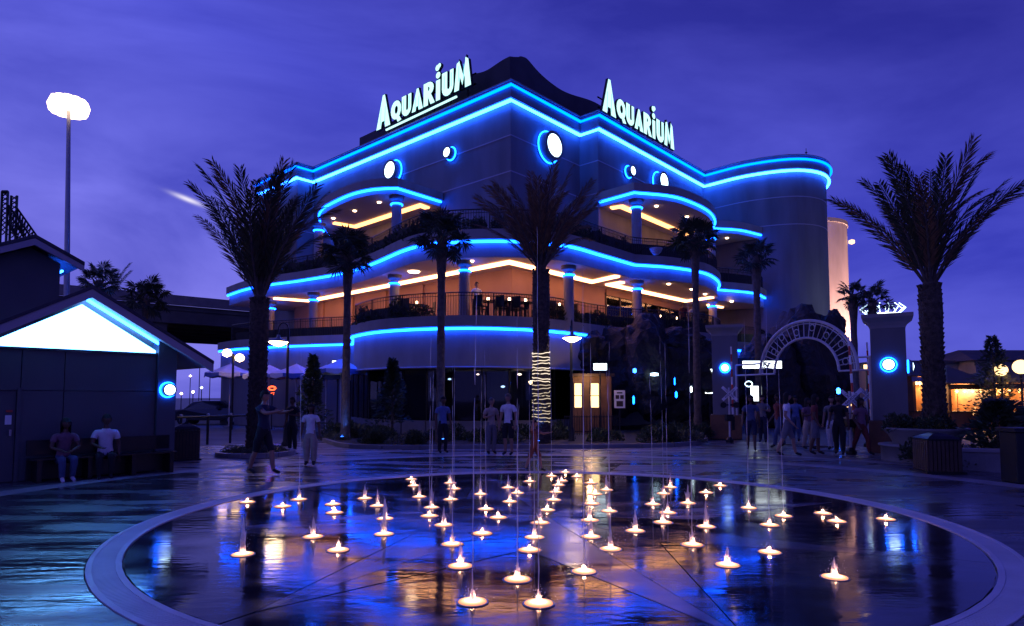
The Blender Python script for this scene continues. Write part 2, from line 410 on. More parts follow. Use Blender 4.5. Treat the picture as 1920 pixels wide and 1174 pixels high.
for i in range(nb):
    b0 = 2 * pi * i / nb; d = (cos(b0), sin(b0)); t = (-d[1], d[0])
    for ra, rb in ((RI + .055, RO - .05),):
        m_ = (ra + rb) / 2
        mb.obox((FC.x + d[0] * m_, FC.y + d[1] * m_), d, t, (rb - ra) / 2, 0.0150, -0.02, 0.004)
tag(mb.build('grating_bar', 'grate', ring), kind='stuff')
# plaza slabs: concentric rows of large panels around the fountain with open joints
plaza = thing('plaza', 'dark wet stamped concrete plaza of large curved slabs around the fountain', 'plaza', (FC.x, FC.y, 0), world=True)
plaza['kind'] = 'structure'
rows = [(RO + .006, 7.3, 20, 'paving_wet'), (7.3, 9.2, 26, 'paving_wet'), (9.2, 9.75, 40, 'paving_band'), (9.75, 11.4, 32, 'paving_a'), (11.4, 11.75, 48, 'paving_band'),
        (11.75, 14.2, 30, 'paving_b'), (14.2, 17.0, 30, 'paving_a')]
for ri_, (r0, r1, ns, mt) in enumerate(rows):
    for i in range(ns):
        b0 = 2 * pi * (i + 0.5 * (ri_ % 2)) / ns; b1 = b0 + 2 * pi / ns
        mid = pt((r0 + r1) / 2, (b0 + b1) / 2)
        if mid[1] < 1.2 or abs(mid[0]) > 1.05 * mid[1] + 2.5: continue
        g1 = 0.007
        m_ = max(3, int((b1 - b0) * r1 / 0.5))
        poly = [pt(r1 - g1, b0 + (b1 - b0) * t / m_) for t in range(m_ + 1)] + [pt(r0 + g1, b1 - (b1 - b0) * t / m_) for t in range(m_ + 1)]
        poly = poly[::-1]
        dg = g1 / r1
        mm_ = mt
        if mt.startswith('paving_wet') and mid[0] > 2.5 and random.random() < 0.6: mm_ = 'paving_a'
        if mt in ('paving_a', 'paving_b') and (i * 7 + ri_) % 3 == 0: mm_ = 'paving_b' if mt == 'paving_a' else 'paving_a'
        q = []
        for x, y in poly:
            aa = atan2(y - FC.y, x - FC.x); rr = hypot(x - FC.x, y - FC.y); am = (b0 + b1) / 2
            while aa - am > pi: aa -= 2 * pi
            while aa - am < -pi: aa += 2 * pi
            aa = am + (aa - am) * (1 - 2 * dg / (b1 - b0)); q.append(pt(rr, aa))
        MB().prism(q[::-1], -0.04, 0.0 - 0.0015 * ((i * 5 + ri_) % 3)).build('slab', mm_, plaza)
o = MB().prism([pt(70, 2 * pi * i / 64) for i in range(64)], -0.055, -0.035).build('joint_bed', 'concrete_dark', plaza)

# ---------------------------------------------------------------- fountain jets: lens in the floor, rim, plume or stream of water
water = bpy.data.materials.new('jet_water'); water.use_nodes = True
t = water.node_tree; t.nodes.clear()
o_ = t.nodes.new('ShaderNodeOutputMaterial'); tr = t.nodes.new('ShaderNodeBsdfTransparent'); tl = t.nodes.new('ShaderNodeBsdfTranslucent'); gl = t.nodes.new('ShaderNodeBsdfGlossy')
gl.inputs['Roughness'].default_value = 0.15; tl.inputs[0].default_value = (0.95, 0.95, 1.0, 1)
m1 = t.nodes.new('ShaderNodeMixShader'); m1.inputs[0].default_value = 0.15; m2 = t.nodes.new('ShaderNodeMixShader'); m2.inputs[0].default_value = 0.55
t.links.new(tl.outputs[0], m1.inputs[1]); t.links.new(gl.outputs[0], m1.inputs[2]); t.links.new(tr.outputs[0], m2.inputs[1]); t.links.new(m1.outputs[0], m2.inputs[2])
n_ = t.nodes.new('ShaderNodeTexNoise'); n_.inputs['Scale'].default_value = 18; mr = t.nodes.new('ShaderNodeMapRange'); mr.inputs[3].default_value = 0.25; mr.inputs[4].default_value = 0.8
t.links.new(n_.outputs[0], mr.inputs[0]); t.links.new(mr.outputs[0], m2.inputs[0]); t.links.new(m2.outputs[0], o_.inputs[0])
MATS['jet_water'] = water
# (u, v, plume height in px, tall stream)
JETS = [(464, 942, 4, 0), (530, 950, 4, 0), (561, 937, 20, 1), (624, 946, 5, 0), (627, 962, 8, 0), (587, 1007, 26, 0), (455, 1040, 50, 0), (634, 1032, 13, 0), (684, 935, 18, 0), (708, 949, 22, 0),
        (722, 973, 26, 0), (720, 1002, 50, 0), (771, 899, 4, 0), (776, 911, 10, 0), (786, 932, 18, 0), (809, 952, 32, 1), (805, 968, 8, 1), (844, 906, 17, 0), (851, 917, 14, 1), (845, 937, 22, 0), (832, 985, 25, 0),
        (848, 1021, 20, 1), (863, 1062, 34, 0), (886, 1129, 18, 1), (901, 927, 22, 1), (911, 955, 6, 1), (934, 971, 10, 0), (904, 1001, 7, 0), (953, 915, 18, 0), (956, 941, 20, 0), (970, 925, 14, 1), (993, 903, 14, 1),
        (970, 1087, 24, 1), (1010, 1132, 18, 1), (993, 1032, 5, 0), (1002, 1008, 26, 1), (1013, 981, 20, 0), (1026, 957, 13, 0), (1038, 938, 15, 0), (1042, 923, 12, 0), (1047, 910, 12, 0), (1053, 902, 8, 0),
        (1034, 893, 4, 1), (1060, 886, 3, 0), (1082, 894, 5, 0), (1108, 906, 8, 0), (1116, 927, 13, 0), (1137, 919, 22, 0), (1110, 945, 6, 1), (1142, 959, 20, 1), (1106, 976, 18, 0), (1108, 1007, 24, 0),
        (1095, 1072, 8, 1), (1145, 1030, 30, 1), (1191, 996, 28, 0), (1224, 946, 12, 1), (1257, 914, 20, 0), (1244, 926, 14, 1), (1290, 944, 25, 0), (1252, 962, 14, 1), (1243, 980, 18, 0), (1324, 988, 34, 0),
        (1298, 1022, 22, 1), (1364, 1060, 24, 0), (1404, 953, 14, 1), (1443, 985, 12, 1), (1469, 968, 6, 1), (1443, 1036, 4, 0), (1543, 963, 4, 0), (1569, 978, 4, 0), (1661, 974, 4, 0), (1565, 1083, 25, 0), (1324, 924, 4, 0), (1350, 911, 4, 0)]
lens_me = None; jl = bpy.data.lights.new('jet_lamp', 'POINT'); jl.energy = 2.4; jl.color = (1.0, 0.40, 0.21); jl.shadow_soft_size = 0.015
rj = random.Random(3)
for (u, v, h, tall) in JETS:
    p = gp(u, v)
    lr = 'nearest' if p.y < 6 else ''
    side = ('far left' if u < 650 else 'left' if u < 880 else 'middle' if u < 1060 else 'right' if u < 1300 else 'far right')
    row = ('front' if v > 1050 else 'second' if v > 1000 else 'centre' if v > 950 else 'rear' if v > 915 else 'rearmost')
    look = 'tall thin lit stream' if tall else 'short glowing plume' if h > 11 else 'low bubbling light'
    j = thing('fountain_jet', f'{look} in the {row} row, {side} part of fountain', 'fountain jet', (p.x, p.y, 0.0), group='lit jets of the splash fountain')
    R = rj.uniform(.110, .124)
    mb = MB().lathe([(R + .014, -0.02), (R + .014, 0.004), (R, 0.005), (R, -0.02)], n=20); mb.build('rim', 'metal_grey', j)
    # domed lens with water boiling over it
    mb = MB(); prof = [(R, 0.004)] + [(R * cos(q * pi / 10), 0.006 + 0.012 * sin(q * pi / 10)) for q in range(1, 5)] + [(0.0, 0.019)]
    mb.lathe(prof, n=20); mb.build('lens', 'jet_lens', j, True)
    hm = max(0.05, h / F * p.y * 1.35)
    mb = MB()
    for sidx in range(6):                       # ragged strands of one splash, the middle one tallest
        hs = hm * (1 if sidx == 0 else rj.uniform(.25, .75)); w = rj.uniform(0, 6.28); sp_ = 0 if sidx == 0 else rj.uniform(.25, .6) * min(.09, hm * .5)
        pth = []; rad = []
        for q in range(7):
            s_ = q / 6; pth.append((sp_ * cos(w) * s_ + rj.uniform(-.004, .004), sp_ * sin(w) * s_ + rj.uniform(-.004, .004), .012 + hs * s_ * (1 - .12 * s_ * (sidx > 0)))); rad.append((.030 if sidx == 0 else .015) * (1 - s_) ** .8 * rj.uniform(.7, 1.3) + .002)
        mb.tube(pth, rad, 6)
    shell = [(.040 * (1 - q / 8) ** 1.5 * rj.uniform(.85, 1.15) + .001, .012 + hm * .85 * q / 8) for q in range(9)]
    mb.lathe(shell, n=9, rot=rj.random())        # sheath of broken water round the strands
    for dq in range(90):                        # fine spray, added to give each lamp a soft halo
        w = rj.uniform(0, 6.28); r_ = abs(rj.gauss(0, .062)); z_ = min(abs(rj.gauss(0, .5)), 1.1) * (hm * .9 + .03) + .01; s_ = rj.uniform(.0018, .0042); r_ *= 1.25 - .6 * min(1, z_ / (hm + .05))
        mb.add([(r_ * cos(w) + a_, r_ * sin(w) + b_, z_ + c_) for a_, b_, c_ in ((s_, 0, -s_), (-s_, s_, -s_), (-s_, -s_, -s_), (0, 0, s_ * 1.6))], [(0, 1, 2), (0, 3, 1), (1, 3, 2), (2, 3, 0)])
    mb.build('plume', 'jet_water', j, True)
    k = 9; prof = []; wj = rj.uniform(.020, .040); ej = rj.uniform(.7, 1.8)
    for q in range(k + 1):
        s_ = q / k
        prof.append((max(0.0, (wj * (1 - s_) ** ej + 0.008) * (1 + 0.3 * rj.uniform(-1, 1)) if q < k else 0.0), 0.03 + hm * s_))
    if tall:
        ht = rj.uniform(1.5, 3.1); dx, dy = rj.uniform(-.03, .03), rj.uniform(-.03, .03)
        path = []; rad = []
        for q in range(26):
            s_ = q / 25
            path.append((dx * s_ * s_ + rj.uniform(-.003, .003), dy * s_ * s_ + rj.uniform(-.003, .003), 0.03 + ht * s_)); rad.append(0.0060 * (1 - 0.55 * s_) * rj.uniform(0.6, 1.25))
        mb = MB(); q0 = 0
        while q0 < 25:                          # the stream breaks up into lengths and drops
            q1 = min(25, q0 + (rj.randint(5, 9) if q0 < 8 else rj.randint(2, 5)))
            mb.tube(path[q0:q1 + 1], [x_ * (.35 if i_ in (0, q1 - q0) and q0 else 1) for i_, x_ in enumerate(rad[q0:q1 + 1])], 5); q0 = q1 + (1 if q0 > 6 and rj.random() < .6 else 0)
            if q1 == 25: break
        mb.build('stream', 'jet_water', j, True)
    lo = bpy.data.objects.new('jet_lamp', jl); col.objects.link(lo); lo.parent = j; lo.location = (0, 0, 0.045)
# ================================================================ the aquarium building
A42 = radians(42)
eR = Vector((sin(A42), cos(A42))); eL = Vector((-cos(A42), sin(A42)))
C = Vector((-0.05, 32.0))
def B(a, b): return (C.x + eR.x * a + eL.x * b, C.y + eR.y * a + eL.y * b)
bld = thing('aquarium_building', 'large curved blue neon lit aquarium building with terraces behind the palms', 'building', (C.x, C.y, 0), world=True)
ZL, ZU, ZTOP = 16.81, 17.51, 17.80
F2, P1T, Z1, Z1B = 5.0, 5.09, 4.54, 2.94
Z2, S2, P2T = 8.27, 7.62, 8.80
Z3, S3, P3T = 12.61, 12.38, 13.15
# roof line, left end -> corner -> notch -> right end -> rounded tower
roofL = [B(-1.27, 24.6), B(-1.27, 18.8), B(0, 18.8), B(0, 0)]
N1, N2, N3 = B(5.97, 0), B(5.97, -1.29), B(19.3, -1.29)
tower = smooth_run([N3, (16.07, 43.30), (18.54, 42.20), (20.47, 42.48), (21.94, 43.81), (22.75, 46.0), (22.6, 49.5), (21.0, 53)], 0.45)
roofline = roofL + [N1, N2] + tower
back = [(16, 60), (-8, 66), (-22, 58)]
def out(pts, d): return offset(pts, -d)
wallp = out(roofline, -0.14)
zz = [(0.0, 13.18), (13.24, 15.06), (15.12, 16.9)]
for z0, z1 in zz: MB().prism(wallp + back, z0, z1, cap=False).build('wall_tier', 'stucco', bld)
for z in (13.21, 15.09):
    MB().ribbon(out(wallp, 0.012), z - 0.03, z + 0.03, 0.05).build('joint_highlight', 'trim_pale', bld)  # pale raised strips stand in for highlights along the panel joints
MB().prism(wallp + back, 16.9, 17.3).build('roof_deck', 'roof_dark', bld)
par = MB().ribbon(out(roofline, 0.10), 16.93, ZTOP, 0.5).build('parapet', 'stucco', bld)
cope = MB().ribbon(out(roofline, 0.16), ZTOP, ZTOP + 0.07, 0.6).build('coping', 'stucco_light', par)
def neon(path, z, r=0.062, mt='neon_blue', parent=bld, name='neon_tube'):
    return MB().tube(z3(path, z), r, 6).build(name, mt, parent)
neon(out(roofline, 0.05), ZL - 0.02, 0.085)
neon(out(roofline, 0.20), ZU, 0.075, 'neon_cyan')
# tent roof: a draped height field with a sharp peak near the corner
mb = MB(); na, nb_ = 84, 60; A0, A1, B0, B1 = 0.9, 26.0, 0.9, 14.6
def tent(a, b):
    def prof(t, P):
        for (t0, q0), (t1, q1) in zip(P, P[1:]):
            if t <= t1:
                f = max(0, (t - t0) / (t1 - t0)); f = f * f * (3 - 2 * f); return q0 + (q1 - q0) * f
        return P[-1][1]
    zr = prof(a, [(1.0, 19.55), (5.0, 19.55), (9.2, 20.1), (13, 19.5), (19, 19.6), (26, 19.5)])
    zl = prof(b, [(0.8, 19.5), (2.4, 19.45), (4.4, 19.85), (7, 19.25), (14.6, 19.15)])
    w = a * a / (a * a + 2.2 * b * b)
    return zr * w + zl * (1 - w) + 1.0 * exp(-hypot(a - 2.2, b - 1.25) / 1.15)
for i in range(na + 1):
    for j in range(nb_ + 1):
        a = A0 + (A1 - A0) * (i / na) ** 1.5; b = B0 + (B1 - B0) * (j / nb_) ** 1.5
        x, y = B(a, b); mb.v.append((x, y, tent(a, b)))
for i in range(na):
    for j in range(nb_):
        q = i * (nb_ + 1) + j; mb.f.append((q, q + nb_ + 1, q + nb_ + 2, q + 1)); mb.m.append(0)
tentroof = mb.build('tent_roof', 'roof_dark', bld, True)
mb = MB(); edge = [i * (nb_ + 1) for i in range(na, -1, -1)] + [j for j in range(1, nb_ + 1)]
src = tentroof.data.vertices
loop = [(src[q].co.x + C.x, src[q].co.y + C.y, src[q].co.z) for q in edge]
k = len(loop); mb.add(loop + [(x, y, 17.2) for x, y, z in loop], [(i, i + 1, k + i + 1, k + i) for i in range(k - 1)])
x, y = B(A0, B1); x2, y2 = B(A1, B1)
mb.build('tent_skirt', 'roof_dark', tentroof)
# mast on the tower parapet
tw = thing('weather_vane', 'thin weather mast on the parapet of the rounded tower', 'mast', (20.3, 43.4, ZTOP))
MB().tube([(0, 0, 0), (0, 0, 1.0)], 0.02, 5).build('pole', 'metal_black', tw); MB().lathe([(0, .62), (.09, .7), (0, .78)], n=8).build('ball', 'metal_black', tw)

# --- slab edges
n2 = smooth_run([(-18.6, 41.6), (-16.5, 39.3), (-14.52, 37.7), (-12.16, 36.3), (-9.14, 34.09), (-6.95, 31.6), (-4.95, 28.75), (-3.71, 27.57), (-2.3, 27.1), (-0.1, 26.98), (2.33, 27.77), (4.25, 29.75), (6.15, 31.86)], 0.4)
n2b = smooth_run([(6.15, 31.86), (8.18, 32.53), (10.24, 33.94), (11.6, 35.97), (12.45, 38.1), (12.6, 39.3)], 0.4)
n2c = smooth_run([(12.6, 39.3), (14.2, 39.95), (15.65, 40.84), (17.0, 42.7)], 0.4)
edge2 = n2 + n2b[1:] + n2c[1:]
n1a = smooth_run([(-18.6, 40.6), (-16.52, 38.63), (-14.3, 37.3), (-12.06, 36.21), (-8.75, 35.0)], 0.4)
n1b = smooth_run([(-7.95, 31.9), (-7.68, 30.73), (-6.22, 28.69), (-4.59, 27.54), (-3.0, 27.0), (-1.35, 26.88), (0.93, 27.6), (2.75, 29.1), (4.5, 30.9), (6.4, 32.1), (8.3, 32.9), (10.4, 34.2), (11.9, 36.2), (12.9, 39.0), (14.4, 39.95), (15.85, 40.9), (17.1, 42.8)], 0.4)
edge1 = n1a + n1b
inner = [(10, 46), (-2, 40), (-14, 46)]
def slab(edge, zbot, zneon, ztop, name, nm_edges=None, close=inner):
    low = out(edge, -0.16)
    s = MB().prism(edge_close(low, close), zbot, zneon + 0.06).build(name, 'stucco_light', bld)
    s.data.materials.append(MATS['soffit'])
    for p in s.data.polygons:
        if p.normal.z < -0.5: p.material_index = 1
    MB().prism(edge_close(out(edge, 0.05), close), zneon + 0.085, ztop).build('fascia', 'stucco_light', s)
    MB().tube(z3(out(edge, -0.04), zneon), 0.062, 6).build('neon_tube', 'neon_slab', s)
    return s
def edge_close(e, close): return list(e) + list(close)
slab2 = slab(edge2, S2, Z2, P2T, 'upper_terrace')
slab1 = slab(edge1, Z1B, Z1, P1T, 'lower_terrace')
MB().tube(z3(out(edge1, -0.10), Z1B - 0.02), 0.04, 5).build('drip_edge', 'trim_pale', slab1)

# canopies over the third floor
cl = [B(0, 5.25), (-6.02, 33.15)] + smooth_run([(-6.02, 33.15), (-7.21, 33.30), (-8.62, 34.1), (-10.22, 35.75), (-11.2, 37.1), (-11.9, 38.9), (-12.2, 41.2), (-12.4, 43.6)], 0.4)[1:]
cl = cl[::-1]
crr = [N2, (6.54, 33.85)] + smooth_run([(6.54, 33.85), (8.72, 34.5), (10.38, 35.85), (11.8, 37.6), (12.75, 39.6), (13.1, 41.2)], 0.4)[1:] + smooth_run([(13.1, 41.2), (14.9, 41.6), (16.45, 42.6), (17.2, 43.2)], 0.4)[1:]
canL = slab(cl, S3, Z3, P3T, 'canopy', close=[B(1.2, 6), B(1.2, 17)])
canR = slab(crr, S3, Z3, P3T, 'canopy', close=[(15, 46), B(14, 2), B(7, 1)])

# --- second floor walls (z 5 .. 7.6) and glazing
K = Vector((0.0, 29.49))
wl2 = [(K.x + eL.x * 19.5, K.y + eL.y * 19.5), (K.x, K.y), (K.x + eR.x * 7.7, K.y + eR.y * 7.7)]
MB().ribbon(wl2, F2, S2, 0.3).build('lower_wall', 'interior_wall', bld)
for q in range(1, 6):                      # pilasters dividing the wall
    x, y = K.x + eL.x * q * 3.2, K.y + eL.y * q * 3.2
    MB().obox((x - eR.x * .06, y - eR.y * .06), eL, eR, 0.18, 0.06, F2, S2 - .02).build('pilaster', 'interior_wall', bld)
G0 = Vector(wl2[2]); gw = 1.45
for q in range(7):
    a = G0 + eR * (gw * q); b = G0 + eR * (gw * (q + 1)); c = (a + b) / 2
    w = MB().obox(c, eR, eL, gw / 2 - .05, 0.012, F2 + .12, S2 - .35).build('window', 'pane_clear', bld)
    MB().obox(a, eR, eL, 0.05, 0.06, F2, S2 - .2).build('mullion', 'wood_dark', w)
MB().obox(G0 + eR * gw * 3.5, eR, eL, gw * 3.5, 0.10, S2 - .34, S2).build('window_head', 'interior_wall', bld)
# room behind the glass with its lit tank
rm = MB(); ri = G0 + eL * 4.0 + eR * 5
rm.obox(ri, eR, eL, 5.6, 0.1, F2, S2); rm.build('room_wall', 'canvas_blue', bld)
for q in range(3):
    MB().obox(G0 + eL * 3.8 + eR * (1.8 + 3.2 * q), eR, eL, 1.2, 0.05, F2 + .7, S2 - .5).build('tank', 'tank_blue', bld)
MB().obox(G0 + eL * 1.2 + eR * 4.5, eR, eL, 4.0, 0.07, S2 - .12, S2 - .05).build('cove_light', 'cove_warm', bld)

# --- coves: warm strips hung just under the soffits to spread light on them
def cove(path, z, w=0.34, mt='cove_warm'):
    L = MB(); n = len(path)
    a = offset(path, w / 2); b = offset(path, -w / 2)
    vs = z3(a, z - .09) + z3(b, z - .09) + z3(a, z + .02) + z3(b, z + .02)
    fs = []
    for i in range(n - 1):
        fs += [(i, i + 1, n + i + 1, n + i), (2 * n + i, n * 0 + i, i + 1, 2 * n + i + 1)[::-1], (n + i, 3 * n + i, 3 * n + i + 1, n + i + 1)[::-1]]
    fs += [(0, n, 3 * n, 2 * n), (n - 1, 2 * n - 1, 4 * n - 1, 3 * n - 1)]
    L.add(vs, fs); return L.build('cove_light', mt, bld)
cove([(-14.3, 38.3), (-12.5, 39.35), (-0.12, 27.95), (4.12, 32.77), (5.16, 31.2)], S2)
cove([(5.7, 32.9), (5.15, 33.6), (10.75, 39.4), (11.9, 37.9)], S2)
cove([(12.6, 41.0), (13.9, 42.2)], S2, 0.2)
p = [gp(u, v, S3) for u, v in ((626, 417), (666, 424), (788, 384), (801, 389))]
cove([(q.x, q.y) for q in p], S3, 0.34, 'cove_soft')
p = [gp(u, v, S3) for u, v in ((1146, 389), (1165, 386), (1285, 438), (1300, 433))]
cove([(q.x, q.y) for q in p], S3, 0.34, 'cove_soft')
# small round downlights in the soffits
for u, v, z in ((711, 379, S3), (665, 395, S3), (625, 409, S3), (1231, 386, S3), (1288, 406, S3), (1316, 427, S3), (1363, 446, S3), (1254, 532, S2), (1297, 542, S2), (1322, 551, S2), (1372, 565, S2), (776, 509, S2), (884, 489, S2)):
    q = gp(u, v, z); big = u == 776
    MB().lathe([(0.0, -0.06), (0.09 if not big else .25, -0.05), (0.11 if not big else .3, 0.01)], (q.x, q.y, z), 12).build('downlight', 'spot_warm', bld)

# --- columns with neon collars
def column(x, y, z0, z1, r=0.235):
    c = MB().lathe([(r, 0), (r, z1 - z0 - .42)], (x, y, z0), 20).build('column', 'stucco_light', bld, True)
    MB().lathe([(r * .82, 0), (r * .82, .20), (r * 1.45, .28), (r * 1.45, .46)], (x, y, z1 - .45), 20).build('capital', 'stucco', c)
    MB().tube([(x + (r * 1.12) * cos(w * pi / 8), y + (r * 1.12) * sin(w * pi / 8), z1 - .44) for w in range(16)], 0.045, 6, closed=True).build('neon_collar', 'neon_ring', c)
for u, v in ((508, 566), (588, 549), (740, 516), (871, 490), (1066, 499), (1194, 527), (1336, 562)):
    q = gp(u, v, S2); column(q.x, q.y, F2, S2)
for u, v in ((744, 369), (598, 420), (1193, 376), (1333, 436)):
    q = gp(u, v, S3); column(q.x, q.y, P2T - .05, S3, 0.27)

# --- railings along both terraces
def railing(edge, z, h, name='railing'):
    path = resample(offset(edge, 0.16), 0.115)
    mb = MB()
    for q in path: mb.box(q.x - .009, q.x + .009, q.y - .009, q.y + .009, z - .02, z + h - .03)
    r = mb.build(name, 'metal_black', bld); r['kind'] = 'stuff'
    tp = [(q.x, q.y) for q in path[::4]]
    MB().tube(z3(tp, z + h), 0.028, 5).build('handrail', 'metal_black', r)
    MB().tube(z3(tp, z + h - .14), 0.014, 4).build('mid_rail', 'metal_black', r)
    for q in path[::18]: MB().box(q.x - .025, q.x + .025, q.y - .025, q.y + .025, z - .02, z + h).build('rail_post', 'metal_black', r)
def infill(path, z, h, lo, hi):
    run = [p for p in offset(path, .24) if lo < p[0] < hi]
    if len(run) > 2: MB().ribbon(run, z - .02, z + h, .03).build('rail_screen', 'metal_black', bld)
infill(edge2, P2T, .62, -16, -4.2); infill(edge2, P2T, .62, 3.6, 16.5); infill(n1b, P1T, .55, -7.6, -4.2); infill(n1b, P1T, .55, 3.4, 16.5); infill(n1a, P1T, .5, -17, -8)
railing([(p[0], p[1]) for p in n1b[3:]], P1T, 1.0)
railing([(p[0], p[1]) for p in n1a[4:]], P1T, 1.0)
railing([(p[0], p[1]) for p in edge2[6:]], P2T, 0.9)

# --- round windows: drum, lit lens, neon halo behind
def wall_hit(u, v, P0, d):
    r = ray(u, v); # solve P0 + s d = k r (xy)
    det = r.x * (-d.y) - r.y * (-d.x)
    k = (P0[0] * (-d.y) - P0[1] * (-d.x)) / det
    return Vector((r.x * k, r.y * k, EYE + r.z * k))
def porthole(u, v, P0, d, nrm, R, dep=0.45):
    q = wall_hit(u, v, P0, d); d3 = Vector((d.x, d.y, 0)); n3 = Vector((nrm.x, nrm.y, 0)); up = Vector((0, 0, 1))
    q -= n3 * 0.0
    def ringpts(r, o, k=28): return [q + n3 * o + (d3 * cos(2 * pi * i / k) + up * sin(2 * pi * i / k)) * r for i in range(k)]
    k = 28
    mb = MB(); a = ringpts(R, -0.2); b = ringpts(R, dep); c = ringpts(R * 0.80, dep)
    mb.add(a + b + c, [(i, (i + 1) % k, k + (i + 1) % k, k + i) for i in range(k)] + [(k + i, k + (i + 1) % k, 2 * k + (i + 1) % k, 2 * k + i) for i in range(k)])
    w = mb.build('round_window', 'stucco', bld)
    l = ringpts(R * 0.80, dep - .02)
    MB().add(l + [q + n3 * (dep + .08)], [(i, (i + 1) % k, k) for i in range(k)]).build('lens', 'lens_white', w)
    MB().tube(ringpts(R * 1.10, 0.05), 0.04, 6, closed=True).build('neon_halo', 'neon_ring', w)
nL = Vector((-eR.x, -eR.y)); nR = Vector((-eL.x, -eL.y))
porthole(741, 322, C, eL, nL, 0.62); porthole(847, 289, C, eL, nL, 0.33, .4)
porthole(1027, 277, C, eR, nR, 0.78, .5); porthole(1177, 323, N2, eR, nR, 0.33, .4); porthole(1233, 343, N2, eR, nR, 0.62, .5)

# --- ground floor: recessed dark shopfront glass under the overhang, plinth wall and doors
gf = [(-9.2, 38.4), (-9.0, 35.6), (-6.9, 31.2), (-5.2, 29.6), (-3.2, 28.7), (-1.2, 28.5), (0.8, 29.2), (2.4, 30.6), (4.6, 33.0)]
gfs = resample(gf, 1.28)
for i in range(len(gfs) - 1):
    a, b = gfs[i].to_2d() if len(gfs[i]) > 2 else gfs[i], gfs[i + 1].to_2d() if len(gfs[i + 1]) > 2 else gfs[i + 1]
    d = (b - a); L = d.length; d = d.normalized(); nn = Vector((-d.y, d.x)); c = (a + b) / 2
    w = MB().obox(c, d, nn, L / 2 - .03, .012, 0.62, Z1B).build('shop_window', 'pane_dark', bld)
    MB().obox(a, d, nn, .035, .05, 0.0, Z1B).build('mullion', 'metal_black', w)
    MB().obox(c, d, nn, L / 2 - .02, .12, 0.0, 0.60).build('plinth', 'concrete', bld)
MB().ribbon(offset(gf, 4.2), 0, Z1B, 0.1).build('lobby_wall', 'wood_dark', bld)
MB().prism(offset(gf, .1) + offset(gf, 5)[::-1], 0.0, 0.03).build('lobby_floor', 'concrete_dark', bld)
# lower left bay: blue washed wall under the neon, down to the ground
MB().ribbon(out(n1a, -0.22), 0.0, Z1B, 0.2).build('bay_wall', 'stucco', bld)
for (u, v, Y, r) in ((693, 691, 30.5, .09), (721, 721, 31, .05), (843, 711, 31, .08), (974, 702, 30.5, .10), (896, 702, 31, .07), (943, 725, 31, .10), (702, 735, 32, .13)):
    q = at(u, v, Y)
    pl = thing('pendant_lamp', 'small round lamp hanging behind the dark shop glass', 'lamp', (q.x, q.y, q.z), group='lobby pendants')
    MB().lathe([(0, -r * .6), (r, -r * .25), (r, r * .25), (0, r * .6)], n=10).build('globe', 'lamp_cool' if u % 2 else 'spot_warm', pl)
    MB().tube([(0, 0, r * .5), (0, 0, Z1B - q.z)], 0.012, 4).build('stem', 'metal_black', pl)

# --- AQUARIUM roof signs, letters with dark returns and glowing faces
def poly_letter(ch, w, h):
    """strokes of a wedge-serif display face: list of polygons in a w x h cell"""
    s = []
    def q(*p): s.append([(x * w, y * h) for x, y in p])
    if ch == 'A':
        q((0, 0), (.30, 0), (.40, .30), (.36, .42), (.58, 1.0), (.46, 1.0)); q((.46, 1.0), (.58, 1.0), (1, 0), (.66, 0)); q((.30, .20), (.72, .20), (.66, .36), (.38, .36)); q((.37, .36), (.66, .36), (.55, .98), (.5, .98))
    elif ch == 'Q':
        n = 18; o = [(.5 + .5 * cos(2 * pi * i / n), .54 + .46 * sin(2 * pi * i / n)) for i in range(n)]; c = [(.54 + .20 * cos(2 * pi * i / n), .54 + .24 * sin(2 * pi * i / n)) for i in range(n)]
        for i in range(n): q(o[i], o[(i + 1) % n], c[(i + 1) % n], c[i])
        q((.50, .22), (.68, .30), (1.02, -.06), (.72, -.10))
    elif ch == 'U':
        q((0, 1), (.42, 1), (.42, .34), (.0, .34)); q((.74, 1), (1, 1), (1, .34), (.74, .34))
        n = 8; o = [(.5 + .5 * cos(pi + pi * i / n), .34 + .34 * sin(pi + pi * i / n)) for i in range(n + 1)]; c = [(.58 + .16 * cos(pi + pi * i / n), .34 + .12 * sin(pi + pi * i / n)) for i in range(n + 1)]
        for i in range(n): q(o[i], o[i + 1], c[i + 1], c[i])
    elif ch == 'R':
        q((0, 0), (.38, 0), (.38, 1), (0, 1)); n = 8
        o = [(.45 + .5 * cos(-pi / 2 + pi * i / n), .72 + .28 * sin(-pi / 2 + pi * i / n)) for i in range(n + 1)]; c = [(.45 + .16 * cos(-pi / 2 + pi * i / n), .72 + .12 * sin(-pi / 2 + pi * i / n)) for i in range(n + 1)]
        for i in range(n): q(o[i], o[i + 1], c[i + 1], c[i])
        q((.36, .86), (.47, .86), (.47, 1), (.36, 1)); q((.36, .44), (.47, .44), (.47, .58), (.36, .58)); q((.40, .44), (.66, .46), (1.05, 0), (.70, 0))
    elif ch == 'I':
        q((.18, 0), (.82, 0), (.82, .80), (.18, .80))
        for cx, cyy, r in ((.5, 1.02, .14), (.38, 1.34, .13), (.72, 1.40, .09)):
            s.append([(cx * w + r * h * .8 * cos(2 * pi * i / 12), cyy * h + r * h * .8 * sin(2 * pi * i / 12)) for i in range(12)])
    elif ch == 'M':
        q((0, 0), (.26, 0), (.34, .55), (.30, 1.04), (.16, 1.0)); q((.30, 1.04), (.34, .55), (.52, .18), (.58, .40)); q((.52, .18), (.58, .40), (.74, 1.08), (.70, .56)); q((.74, 1.08), (.88, 1.0), (1.06, 0), (.72, 0), (.70, .56))
    return s
